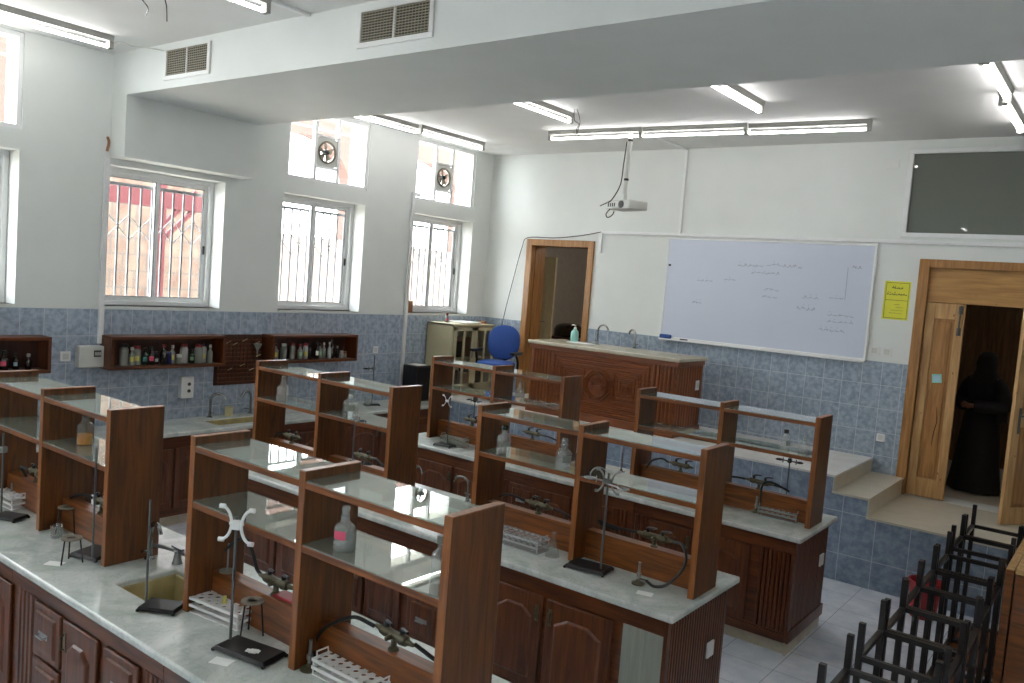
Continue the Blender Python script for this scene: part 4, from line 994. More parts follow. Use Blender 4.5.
def rack(label, loc, rz, L=.36, W=.11, H=.075, n=(7,2), mat='white', r=.014, tubes=0):
    t = thing('test_tube_rack', label, 'rack', loc, rz)
    def grid(z):
        mb = MB(); cx, cy = L/n[0], W/n[1]; th = .004
        for i in range(n[0]):
            for j in range(n[1]):
                ox, oy = -L/2+cx*(i+.5), -W/2+cy*(j+.5); K = 12
                inn = [(ox+r*math.cos(2*PI*k/K), oy+r*math.sin(2*PI*k/K)) for k in range(K)]; out = []
                for k in range(K):
                    c, s = math.cos(2*PI*k/K), math.sin(2*PI*k/K); q = min(cx/2/abs(c) if abs(c) > 1e-6 else 9, cy/2/abs(s) if abs(s) > 1e-6 else 9); out.append((ox+c*q, oy+s*q))
                vs = [(x,y,z) for x,y in inn]+[(x,y,z) for x,y in out]+[(x,y,z-th) for x,y in inn]+[(x,y,z-th) for x,y in out]; fs = []
                for k in range(K):
                    k2 = (k+1)%K; fs += [(k,k2,K+k2,K+k)[::-1],(2*K+k,2*K+k2,3*K+k2,3*K+k),(k,2*K+k,2*K+k2,k2)]
                mb.add(vs, fs)
        mb.box(-L/2-.003,L/2+.003,-W/2-.004,-W/2,z-.012,z+.001); mb.box(-L/2-.003,L/2+.003,W/2,W/2+.004,z-.012,z+.001); mb.box(-L/2-.004,-L/2,-W/2,W/2,z-.012,z+.001); mb.box(L/2,L/2+.004,-W/2,W/2,z-.012,z+.001)
        return mb
    obj('upper_tray', grid(H), M[mat], t); obj('middle_tray', grid(H*.55), M[mat], t)
    mb = MB(); mb.box(-L/2,L/2,-W/2,W/2,0,.005)
    for sx in (-1,1):
        for sy in (-1,1): mb.box(sx*L/2-.006*sx, sx*L/2, sy*W/2-.006*sy, sy*W/2, .005, H)
    obj('rack_frame', mb, M[mat], t)
    for sx in (-1,1):
        mb = MB(); mb.tube([(sx*L/2*.98,-W*.3,H),(sx*L/2*1.0,-W*.3,H+.022),(sx*L/2,W*.3,H+.022),(sx*L/2*.98,W*.3,H)], .004, 8)
        obj('carry_handle', mb, M[mat], t)
    for k in range(tubes):
        i, j = (k*3+1) % n[0], k % n[1]; ox, oy = -L/2+L/n[0]*(i+.5), -W/2+W/n[1]*(j+.5)
        mb = MB(); mb.lathe([(0,.012),(.006,.014),(.0095,.022),(.0095,.14),(.011,.142),(.0085,.142),(.0085,.022),(0,.016)], (ox,oy,0), 12)
        o = tag(obj('test_tube', mb.xf(Matrix.Translation(loc) @ Matrix.Rotation(rz,4,'Z')), M['lab']), 'clear test tube, %s one, standing in the %s' % (ORD[k], label), 'test tube', 'test tubes in racks')
    return t
rack('white wire test tube rack at the left edge of the nearest bench', (2.05,-7.15,ZB), .05, .30, .10, .075, (6,2))
rack('white wire test tube rack left of the stand with the white clamp', (4.41,-7.155,ZB), .12, .36, .11, .075, (7,2))
rack('white test tube rack at the bottom photo edge on the nearest bench', (5.32,-7.15,ZB), .02, .36, .10, .07, (8,3), r=.012)
mb = MB(); mb.lathe([(0,0),(.011,0),(.009,.035),(0,.037)], n=10); tag(obj('rubber_bulb', mb, M['ylabel'], loc=(4.44,-7.155,.976)), 'small yellow rubber bulb standing in the white rack', 'bulb')
rack('clear test tube rack beside the conical flask on the middle bench', (4.70,-5.19,ZB), .02, .36, .13, .08, (8,3), 'labclear', .012)
rack('pale test tube rack at the left end of the farthest bench', (2.38,-3.20,ZB), .02, .30, .09, .075, (6,2), 'labpale')
rack('clear test tube rack at the right end of the farthest bench', (5.61,-3.02,ZB), .01, .30, .12, .065, (7,3), 'labclear', .012)
def beaker(label, loc, r, h, mat='lab', name='beaker'):
    mb = MB(); mb.lathe([(0,.002),(r*.9,.002),(r,.01),(r,h-.004),(r*1.08,h),(r*.97,h),(r*.96,.012),(r*.88,.005),(0,.005)], n=20); return tag(obj(name, mb, M[mat], loc=loc), label, 'glassware')
beaker('small clear beaker before the back tripod on the nearest bench', (2.87,-7.215,ZB), .032, .075)
bottle('conical_flask', 'clear conical flask beside the rack on the middle bench', 'flask', (4.955,-5.19,ZB), 'flask', .045, .15)
beaker('clear beaker on the left wall worktop, the left one by the stand', (.3,-2.45,.9175), .045, .10)
beaker('clear beaker on the left wall worktop, the right one by the stand', (.28,-1.95,.9175), .05, .15)
mb = MB(); mb.lathe([(0,0),(.04,0),(.043,.09),(.046,.095),(.04,.095),(.038,.01),(0,.01)], n=20); tag(obj('plastic_cup', mb, M['creampl'], loc=(.12,-4.26,.9175)), 'cream plastic cup between the taps of the left wall sink', 'cup')
# bottles standing on the glass shelves
ZL = .9005+.505+.035
bottle('reagent_bottle', 'clear bottle half full of amber liquid on the nearest left shelf', 'bottle', (2.90,-7.09,ZL), 'bottle', .045, .165, 'lab', None, None, 'liq_amber', .36)
bottle('reagent_bottle', 'clear stoppered bottle with pink label on the nearest right shelf', 'bottle', (5.225,-7.15,ZL), 'bottle', .043, .142, 'labbot', None, 'pinklabel', 'lab', .5, stopper=True, lz=(.36,.6), la=-1.25)
bottle('reagent_bottle', 'clear bottle against the right upright of the nearest right shelf unit', 'bottle', (5.715,-7.11,ZL), 'bottle', .035, .15, 'labbot', 'labpale')
bottle('reagent_bottle', 'clear stoppered bottle on the left bay of the middle bench left unit', 'bottle', (2.08,-5.08,ZL), 'bottle', .052, .16, 'labbot', None, None, None, .4, stopper=True)
bottle('reagent_bottle', 'milky stoppered bottle on the right bay of the middle bench left unit', 'bottle', (2.885,-5.05,ZL), 'bottle', .062, .155, 'labbot', None, 'labpale', None, .4, stopper=True, la=-.9)
bottle('reagent_bottle', 'clear bottle with dark cap at the left of the middle bench right unit', 'bottle', (4.435,-5.09,ZL), 'bottle', .048, .16, 'labbot', 'bglass_green', 'labpale', None, .4, lz=(.3,.5))
bottle('reagent_bottle', 'clear stoppered bottle with faint label beside the middle upright of the middle bench right unit', 'bottle', (4.935,-5.12,ZL), 'bottle', .05, .15, 'labbot', None, 'labpale', None, .4, stopper=True, lz=(.3,.58))
bottle('reagent_bottle', 'dark bottle with red cap hidden behind the clear stoppered bottle', 'bottle', (4.975,-5.0,ZL), 'bottle', .03, .12, 'bglass_dark', 'red')
bottle('reagent_bottle', 'clear stoppered bottle on the farthest bench left unit', 'bottle', (3.05,-3.07,ZL), 'bottle', .045, .15, 'labbot', None, None, None, .4, stopper=True)
bottle('reagent_bottle', 'clear bottle with black cap on the farthest bench right unit', 'bottle', (5.60,-3.02,ZL), 'bottle', .034, .13, 'labbot', 'black', 'labpale')
bottle('reagent_bottle', 'clear round stoppered bottle nearest the right end upright of the farthest bench', 'bottle', (5.745,-3.02,ZL), 'bottle', .042, .10, 'labbot', None, None, None, .4, stopper=True)
# papers
def sheet(name, label, loc, w, d, rz, mat='paper', cat='paper', h=.0015):
    return tag(obj(name, MB().box(-w/2,w/2,-d/2,d/2,0,h), M[mat], loc=loc, rot=(0,0,rz)), label, cat)
sheet('paper_scrap', 'white paper scrap lying before the front tripod on the nearest bench', (3.27,-7.40,ZB), .09, .06, .6)
sheet('paper_scrap', 'white paper scrap lying before the iron base of the stand with the white clamp', (4.80,-7.40,ZB), .09, .06, .4)
sheet('paper_scrap', 'crumpled white scrap near the right end of the middle bench', (5.66,-5.30,ZB), .09, .06, .3)
sheet('paper_sheet', 'white sheet lying right of the nearest bench sink behind the stand', (4.14,-6.98,ZB), .14, .12, .4)
sheet('paper_stack', 'pile of white papers on the left wall worktop', (.33,-2.95,.9175), .30, .22, 1.4, h=.02)
tag(obj('black_folder', MB().box(-.1,.1,-.13,.13,0,.012), M['black'], loc=(.30,-3.22,.945), rot=(.12,0,.4)), 'black folder lying on the left wall worktop', 'folder')
sheet('paper_scrap', 'white paper at the left photo edge on the nearest bench service board', (3.25,-7.07,.9005+.1795), .09, .06, .2, h=.03)
sheet('red_booklet', 'red and white booklet lying on the nearest right service board', (4.82,-7.06,.9005+.1795), .2, .07, .05, 'redcloth', 'booklet', .01)
# speaker at the end of the left worktop
t = thing('loudspeaker', 'black boxy loudspeaker on the far end of the left worktop', 'speaker', (.24,-1.56,.9175))
mb = MB(); mb.box(-.12,.12,-.14,.14,0,.47); obj('cabinet', mb, M['black'], t, bevel=.015)
mb = MB(); mb.box(.12,.13,-.12,.12,.02,.45); obj('grille_cloth', mb, M['iron'], t, bevel=.006)
sheet('paper_sheet', 'pale sheet lying on top of the black loudspeaker', (.24,-1.56,.9175+.4705), .2, .18, .1)

# ------------------------------------------------------------------ metal cabinet, blue chair
ZS2 = .9875
t = thing('metal_cabinet', 'cream metal cabinet with glazed doors in the stage corner', 'cabinet', (.03,-1.2,ZS2))
D, W, H = .47, .88, .955
mb = MB(); mb.box(0,D,0,.018,0,H); mb.box(0,D,W-.018,W,0,H); mb.box(0,.015,0,W,0,H); mb.box(0,D,0,W,0,.07); mb.box(0,D,0,W,H-.03,H); mb.box(0,D-.04,.018,W-.018,.48,.495)
obj('carcass', mb, M['cream'], t, bevel=.003)
for k in range(2):
    a, b = .01+k*(W-.02)/2, .01+(k+1)*(W-.02)/2-.004; mb = MB()
    for q in ((a,a+.06,.075,H-.035),(b-.06,b,.075,H-.035),(a,b,.075,.15),(a,b,H-.085,H-.035),((a+b)/2-.018,(a+b)/2+.018,.15,H-.085)): mb.box(D,D+.018,q[0],q[1],q[2],q[3])
    dr = obj('glazed_door', mb, M['cream'], t)
    obj('pane', MB().box(D+.005,D+.009,a+.06,b-.06,.15,H-.085), M['win'], dr)
    obj('door_handle', MB().box(D+.018,D+.03,(b-.045 if k == 0 else a+.025),(b-.025 if k == 0 else a+.045),.5,.58), M['steel'], dr)
for i, (y, z, h, m) in enumerate([(.2,.07,.25,'bglass_dark'),(.45,.07,.2,'carton'),(.7,.07,.28,'bglass_dark'),(.25,.496,.22,'bglass_dark'),(.6,.496,.25,'carton')]):
    tag(obj('storage_box', MB().box(.08,.35,y-.1+.02,y+.1,z+.001,z+h), M[m], loc=(.03,-1.2,ZS2), bevel=.005), '%s box on the %s shelf inside the metal cabinet, %s from its left' % ('dark' if m != 'carton' else 'brown', 'lower' if z < .3 else 'upper', ['first','second','third','first','second'][i]), 'box', 'boxes inside the metal cabinet')
sheet('paper_stack', 'flat pile of white papers on the cream metal cabinet', (.27,-.72,ZS2+H+.0005), .3, .4, .1, h=.02)
bottle('reagent_bottle', 'small bottle with pink liquid standing on the cream metal cabinet', 'bottle', (.2,-1.0,ZS2+H+.0005), 'bottle', .03, .1, 'labpale', 'red', 'pinklabel')
tag(obj('small_box', MB().box(-.04,.04,-.04,.04,0,.035), M['carton'], loc=(.35,-.42,ZS2+H+.0005)), 'small tan box at the right of the cream metal cabinet top', 'box')

t = thing('office_chair', 'blue swivel office chair on the stage between cabinet and carved desk', 'chair', (1.05,-.90,ZS2), math.radians(16))
def cushion(w, d, th, n=24, pw=3.2):
    rings = []
    for z, s in ((0,.86),(th*.2,.97),(th*.5,1),(th*.8,.96),(th,.8)):
        rings.append([(w/2*s*math.copysign(abs(math.cos(2*PI*k/n))**(2/pw), math.cos(2*PI*k/n)), d/2*s*math.copysign(abs(math.sin(2*PI*k/n))**(2/pw), math.sin(2*PI*k/n)), z) for k in range(n)])
    return MB().loft(rings)
obj('seat', cushion(.47,.44,.075), M['blue'], t, (0,-.05,.455))
bk = cushion(.46,.46,.07,28,2.4).xf(Matrix.Translation((0,.2,.76)) @ Matrix.Rotation(math.radians(82),4,'X')); obj('backrest', bk, M['blue'], t)
mb = MB(); mb.tube([(0,.06,.41),(0,.2,.43),(0,.25,.55),(0,.24,.72)], .025, 8); mb.box(-.09,.09,-.14,.06,.385,.457); mb.box(-.05,.05,.205,.25,.53,.72); obj('back_bracket', mb, M['black'], t)
mb = MB(); mb.cyl((0,-.05,.12),(0,-.05,.39), .025, n=12); mb.cyl((0,-.05,.09),(0,-.05,.2), .035, n=12); obj('gas_column', mb, M['black'], t)
for s in (-1,1):
    mb = MB(); mb.tube(smooth_path([(s*.2,-.02,.40),(s*.28,-.02,.42),(s*.29,-.03,.55),(s*.28,-.1,.64),(s*.28,-.2,.645),(s*.285,.08,.64)],4), .016, 8); mb.box(s*.25,s*.31,-.22,.08,.64,.67); obj('armrest', mb, M['black'], t)
for k in range(5):
    a = 2*PI*k/5+.3; c, s = math.cos(a), math.sin(a); mb = MB(); mb.bar((0,-.05,.1),(.27*c,-.05+.27*s,.075), .035, .03); lg = obj('base_leg', mb, M['black'], t)
    mb = MB(); mb.lathe([(0,-.02),(.028,-.02),(.03,0),(.028,.02),(0,.02)], (.27*c,-.05+.27*s,.031), 14, axis='x'); obj('castor', mb, M['black'], lg)

# ------------------------------------------------------------------ carved teacher's desk
t = thing('demonstration_desk', 'carved wooden teaching desk with marble top and round emblem on the stage', 'desk', (1.70,-1.15,ZS2))
W, D, H = 2.06, .70, .84
mb = MB(); mb.box(.04,W-.04,.04,D,.0,H); mb.box(.02,W-.02,.015,D,.0,.09); mb.box(.02,W-.02,.015,D,H-.05,H); obj('carcass', mb, M['wood_desk_h'], t, bevel=.005)
mb = MB(); mb.box(0,W,-.01,D+.02,H,H+.042); obj('marble_top', mb, M['marble_cream'], t, bevel=.01)
def strips(mb, x0, x1, z0, z1, y, pitch, vert):
    a0, a1 = (x0, x1) if vert else (z0, z1); n = max(1, round((a1-a0)/pitch)); p = (a1-a0)/n
    for k in range(n):
        u0, u1 = a0+p*k+.004, a0+p*(k+1)-.004
        if vert: mb.prism([(u0,y),(u0+p*.25,y-.016),(u1-p*.25,y-.016),(u1,y)], 'z', z0, z1)
        else: mb.prism([(y,u0),(y-.016,u0+p*.25),(y-.016,u1-p*.25),(y,u1)], 'x', x0, x1)
for q in (.06, W-.34): mb = MB(); strips(mb, q,q+.28,.10,H-.06,.04,.046,True); obj('fluted_strip', mb, M['wood_desk'], t)
def mframe(mb, x0, x1, z0, z1, y, w, d):
    for q in ((x0,x1,z0,z0+w),(x0,x1,z1-w,z1)): mb.prism([(y,q[2]),(y-d,q[2]+w*.3),(y-d,q[3]-w*.3),(y,q[3])], 'x', q[0], q[1])
    for q in ((x0,x0+w),(x1-w,x1)): mb.prism([(q[0],y),(q[0]+w*.3,y-d),(q[1]-w*.3,y-d),(q[1],y)], 'z', z0, z1)
mb = MB(); cx, cz = W/2, .45
for k in range(3): mframe(mb, .37+k*.05, W-.37-k*.05, .11+k*.05, H-.07-k*.05, .04, .032, .016)
for side in (-1, 1):
    c = cx+side*.36
    for k in range(4): mframe(mb, c-.17+k*.042, c+.17-k*.042, .275+k*.042, .635-k*.042, .04, .028, .016)
obj('carved_panel', mb, M['wood_desk_h'], t, smooth=False)
mb = MB(); N = 8
def ngon(r, n, ph=PI/8): return [(cx+r*math.cos(2*PI*k/n+ph), cz+r*math.sin(2*PI*k/n+ph)) for k in range(n)]
def nring(mb, r0, r1, n, y, d, ph=PI/8):
    A, B, Mi = ngon(r0,n,ph), ngon(r1,n,ph), ngon((r0+r1)/2,n,ph)
    vs = [(x,y,z) for x,z in A]+[(x,y-d,z) for x,z in Mi]+[(x,y,z) for x,z in B]
    mb.add(vs, [(k,(k+1)%n,n+(k+1)%n,n+k) for k in range(n)]+[(n+k,n+(k+1)%n,2*n+(k+1)%n,2*n+k) for k in range(n)])
mb.prism(ngon(.205,8), 'y', .02, .037); nring(mb,.165,.205,8,.022,.032); nring(mb,.125,.155,40,.022,.03,0)
# carved leaf rays above a dome inside the circle
for k in range(7):
    a = math.radians(25+130*k/6); r0, r1 = .05, .115
    p = [(cx+r0*math.cos(a), cz-.035+r0*math.sin(a)), (cx+(r0+r1)/2*math.cos(a-.13), cz-.03+(r0+r1)/2*math.sin(a-.13)), (cx+r1*math.cos(a), cz-.03+r1*math.sin(a)), (cx+(r0+r1)/2*math.cos(a+.13), cz-.03+(r0+r1)/2*math.sin(a+.13))]
    mb.prism(p, 'y', -.008, .024)
dome = [(cx+.085*math.cos(a), cz-.06+.06*math.sin(a)) for a in [PI*k/12 for k in range(13)]]
mb.prism(dome[::1], 'y', -.008, .024)
obj('emblem', mb, M['wood_desk'], t, smooth=False)
mb = MB(); n = 9; 
for k in range(n):
    y = .08+.065*k; mb.prism([(W-.04,y+.004),(W-.026,y+.018),(W-.026,y+.04),(W-.04,y+.056)], 'z', .1, H-.06)
obj('fluted_end', mb, M['wood_desk'], t)
plate('wall_socket', 'white socket plate on the right end of the carved desk', 'socket', (1.66+2.09-.025+.012,-.62,1.55), RL, .08, .11, 1)
ZT = ZS2+.84+.0425
faucet('tall chrome tap on the carved desk, the left one beside the soap bottle', (2.37,-.62,ZT), -.15, .25, .16, 'tall taps on the carved desk', .011)
faucet('tall chrome tap on the carved desk, the right one', (2.83,-.50,ZT), PI-.5, .22, .15, 'tall taps on the carved desk', .011)
mb = MB(); mb.box(-.16,.16,-.08,.08,0,.008); tag(obj('drip_tray', mb, M['alu'], loc=(2.22,-.76,ZT), bevel=.003), 'thin pale tray beside the soap bottle on the carved desk', 'tray')
t = thing('soap_dispenser', 'mint green pump bottle on the carved desk', 'soap bottle', (2.07,-.68,ZT))
mb = MB(); mb.lathe([(0,0),(.046,0),(.05,.008),(.05,.10),(.044,.13),(.02,.16),(.016,.17),(0,.17)], n=20); obj('bottle_body', mb, M['mint'], t)
mb = MB(); mb.lathe([(0,.168),(.018,.168),(.018,.184),(.006,.186),(.006,.206),(.013,.207),(.012,.218),(0,.219)], n=14); mb.tube([(0,0,.212),(-.045,0,.212),(-.055,0,.204)], .006, 8); obj('pump', mb, M['white'], t)

# ------------------------------------------------------------------ whiteboard, notice, plates on the front wall
t = thing('whiteboard', 'large whiteboard with faint handwriting on the front wall', 'whiteboard', (4.14,-.0,2.638))
WB, HB = 2.445, 1.235
obj('writing_surface', MB().box(-WB/2,WB/2,-.022,-.002,-HB/2,HB/2), M['boardwhite'], t)
mb = MB(); f = .022
for q in ((-WB/2-f*.5,WB/2+f*.5,-HB/2-f*.5,-HB/2+f*.6),(-WB/2-f*.5,WB/2+f*.5,HB/2-f*.6,HB/2+f*.5)): mb.box(q[0],q[1],-.028,0,q[2],q[3])
for q in ((-WB/2-f*.5,-WB/2+f*.6),(WB/2-f*.6,WB/2+f*.5)): mb.box(q[0],q[1],-.028,0,-HB/2,HB/2)
obj('board_frame', mb, M['alu'], t, bevel=.003)
obj('pen_tray', MB().box(-WB/2,WB/2,-.075,-.02,-HB/2-.03,-HB/2-.012), M['alu'], t, bevel=.003)
mb = MB(); rw = random.Random(3)
def scribble(mb, x, z, w, h, nletters, y=-.0225, th=.006, R=rw):
    for k in range(nletters):
        x0 = x + w*k/nletters; cw = w/nletters*.8; pts = []
        for i in range(6): pts.append((x0+cw*i/5, z + h*(R.random()-.3)*(1 if i % 2 else .35)))
        for p, q in zip(pts[:-1], pts[1:]):
            d = Vector((q[0]-p[0], q[1]-p[1])); L = max(d.length, 1e-4); n = Vector((-d.y, d.x))/L*th/2
            mb.prism([(p[0]-n.x,p[1]-n.y),(q[0]-n.x,q[1]-n.y),(q[0]+n.x,q[1]+n.y),(p[0]+n.x,p[1]+n.y)], 'y', y-.0006, y)
        if R.random() < .4: mb.box(x0+cw*.4,x0+cw*.4+th*1.4,y-.0006,y,z+h*.9,z+h*.9+th*1.4)
B = lambda px, pz: (-WB/2+(px-40)/925*WB, HB/2-(pz-60)/(430+0*px)*HB)
for px, pz, w, h, n in ((390,165,90,.05,4),(470,163,40,.02,2),(520,158,160,.05,7),(455,190,130,.045,6),(200,235,80,.03,4),(330,225,60,.03,3),(520,255,70,.035,3),(515,285,70,.035,3),(185,330,50,.04,3),(690,275,70,.04,3),(800,270,60,.03,3),(670,320,80,.05,4),(880,150,40,.04,2),(800,335,110,.04,5),(800,360,110,.03,5),(770,395,110,.04,5)):
    u, v = B(px, pz); scribble(mb, u, v, w/925*WB, h, n)
u0_, v0_ = B(862,150); mb.box(u0_,u0_+.006,-.0231,-.0225,v0_-.35,v0_)
obj('handwriting', mb, M['ink'], t, smooth=False); t.children[-1]['label'] = 'faint grey handwriting'
obj('magnet', MB().box(-WB/2+.03,-WB/2+.06,-.03,-.022,.27,.295), M['black'], t, bevel=.003)
tag(obj('board_eraser', MB().box(-.075,.075,-.025,.025,0,.05), M['bluesp'], loc=(3.0,-.048,2.009), bevel=.012), 'blue whiteboard eraser on the left end of the pen tray', 'eraser')
tag(obj('marker_pen', MB().cyl((-.05,0,.008),(.05,0,.008), .008, n=10), M['black'], loc=(3.25,-.048,2.009)), 'black marker pen lying on the whiteboard tray', 'pen')
t = thing('notice', 'yellow printed notice on the wall left of the pine double door', 'notice', (5.61,-.0,2.68))
w, h = .255, .405
obj('sheet', MB().box(-w/2,w/2,-.003,-.0005,-h/2,h/2), M['yellow'], t)
mb = MB(); y0, y1 = -.0036, -.003; b = .004
for q in ((-w/2+.015,w/2-.012,h/2-.02,h/2-.016),(-w/2+.015,w/2-.012,-h/2+.014,-h/2+.018),(-w/2+.015,w/2-.012,.0,.004)): mb.box(q[0],q[1],y0,y1,q[2],q[3])
for q in ((-w/2+.015,-w/2+.019),(w/2-.016,w/2-.012)): mb.box(q[0],q[1],y0,y1,-h/2+.014,h/2-.016)
obj('border_lines', mb, M['inkd'], t)
R2 = random.Random(5)
for u, v, ww, hh, nn, th in ((-.055,.125,.11,.022,5,.006),(-.10,.06,.20,.022,9,.006),(-.02,-.045,.06,.008,7,.0022),(.0,-.075,.08,.008,7,.0022),(-.05,-.105,.13,.008,9,.0022),(-.06,-.135,.12,.008,9,.0022)):
    mb = MB(); scribble(mb, u, v, ww, hh, nn, -.003, th, R2); obj('printed_line', mb, M['inkd'], t, smooth=False)
plate('light_switch', 'white switch plate under the whiteboard corner, the left one', 'switch', (5.45,-.0,2.13), 0, .095, .095, 1)
plate('light_switch', 'white switch plate under the whiteboard corner, the right one', 'switch', (5.575,-.0,2.13), 0, .095, .095, 1)
plate('wall_socket', 'white socket on the tiles above the stage steps', 'socket', (5.61,-.012,1.215), 0, .085, .085, 1)
plate('junction_plate', 'blank white plate high on the wall left of the dark window', 'plate', (5.42,0,4.115), 0, .15, .09)

# ------------------------------------------------------------------ projector
t = thing('ceiling_projector', 'white projector hanging on a pole from the ceiling', 'projector', (3.0,-1.31,ZC))
mb = MB(); mb.lathe([(0,-.03),(.05,-.03),(.075,-.0),(0,0)], n=20); obj('ceiling_plate', mb, M['steel'], t)
mb = MB(); mb.cyl((0,0,-.02),(-.02,0,-.72), .024, n=12); obj('pole', mb, M['offwhite'], t)
mb = MB(); mb.cyl((-.002,0,-.12),(-.003,0,-.145), .027, n=12); mb.cyl((-.014,0,-.55),(-.0145,0,-.575), .027, n=12); obj('collar', mb, M['black'], t)
A = Matrix.Translation((.02,0,-.85)) @ Matrix.Rotation(math.radians(-20),4,'Z')
mb = MB(); mb.box(-.2,.2,-.13,.13,-.05,.05); obj('housing', mb.xf(A), M['offwhite'], t, bevel=.014)
mb = MB(); mb.box(-.06,.03,-.05,.05,.05,.062); mb.cyl((-.04,0,.06),(-.04,0,.14), .02, n=10); obj('mount', mb.xf(A), M['offwhite'], t)
mb = MB(); mb.lathe([(.0,0),(.04,0),(.04,-.012),(.03,-.014),(.028,-.006),(0,-.004)], (.06,-.13,.0), 18, axis='y'); obj('lens', mb.xf(A), M['alu_dark'], t)
mb = MB(); mb.lathe([(.0,0),(.02,0),(.018,-.002),(0,-.002)], (.06,-.145,.0), 14, axis='y')
for k in range(4): mb.box(-.17+.035*k,-.15+.035*k,-.132,-.129,-.02,.02)
obj('ports', mb.xf(A), M['black'], t)
mb = MB(); mb.tube(smooth_path([(-.03,-.03,-.15),(-.045,-.035,-.4),(-.06,-.04,-.62),(-.12,-.08,-.78),(-.15,-.12,-.83)],6), .007, 6)
mb.tube(smooth_path([(-.1,-.15,-.9),(-.14,-.16,-.96),(-.11,-.17,-1.0),(-.06,-.16,-.97),(-.04,-.16,-.93)],6), .006, 6); mb.tube([(-.16,-.12,-.83),(-.24,-.14,-.87)], .006, 6)
obj('cables', mb, M['black'], t)

# ------------------------------------------------------------------ stacked chairs on the right
CW, CD, ST = .38, .43, .03
def tall_stool():
    t = thing('lab_stool', None, 'stool', (0,0,0), 0, 'upturned lab stools in the right hand row'); H = 1.012
    for x in (0, CW):
        for y in (0, CD):
            mb = MB(); mb.bar((x,y,0),(x,y,H), ST); obj('leg', mb, M['chair_metal'], t, bevel=.002)
    for y in (0, CD): mb = MB(); mb.bar((ST/2,y,.175),(CW-ST/2,y,.175), ST*.9); obj('stretcher', mb, M['chair_metal'], t)
    for x in (0, CW): mb = MB(); mb.bar((x,ST/2,.175),(x,CD-ST/2,.175), ST*.9); obj('stretcher', mb, M['chair_metal'], t)
    mb = MB()
    for y in (0, CD): mb.bar((ST/2,y,H-.015),(CW-ST/2,y,H-.015), ST*.9)
    for x in (0, CW): mb.bar((x,ST/2,H-.015),(x,CD-ST/2,H-.015), ST*.9)
    obj('seat_rail', mb, M['chair_metal'], t)
    mb = MB(); mb.box(-.012,CW+.012,-.012,CD+.012,H+.0005,H+.028); obj('seat', mb, M['wood_sh_h'], t, bevel=.006)
    return t
CY = [-5.765,-5.14,-4.672,-4.208,-3.745,-3.265,-2.61,-2.145]
s0 = tall_stool()
POS = ['nearest the camera','second from the camera','third from the camera','fourth from the camera','fourth from the stage end','third from the stage end','second from the stage end','nearest the stage']
random.seed(11)
for i, y in enumerate(CY):
    o = s0 if i == 0 else copy_tree(s0)
    o.rotation_euler = (PI, 0, 0); o.location = (6.765+random.uniform(-.012,.012), y+CD, 1.0405)
    o['label'] = 'upturned dark metal stool with legs in the air, %s' % POS[i]
t = thing('plastic_bucket', 'red plastic bucket on the floor behind the upturned stools', 'bucket', (6.47,-1.70,0))
mb = MB(); mb.lathe([(0,0),(.10,0),(.13,.3),(.14,.3),(.14,.315),(.125,.315),(.097,.01),(0,.01)], n=24); obj('pail', mb, M['redcloth'], t)
mb = MB(); mb.tube(arc((0,0,.3), .138, 0, PI, 14, 'xz'), .004, 8); obj('bucket_handle', mb, M['steel'], t)
# wooden cupboard behind the chairs at the right edge
t = thing('cupboard', 'brown wooden cupboard cut by the right photo edge behind the stools', 'cupboard', (7.225,-3.9,0))
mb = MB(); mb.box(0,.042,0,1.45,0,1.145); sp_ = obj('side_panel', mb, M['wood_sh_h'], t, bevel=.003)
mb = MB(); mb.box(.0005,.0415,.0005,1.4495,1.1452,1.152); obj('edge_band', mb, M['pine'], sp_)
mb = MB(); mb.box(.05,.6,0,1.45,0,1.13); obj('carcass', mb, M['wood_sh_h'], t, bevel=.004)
mb = MB(); mb.box(.046,.6,-.005,1.45,1.1305,1.155); obj('cupboard_top', mb, M['pine'], t, bevel=.003)

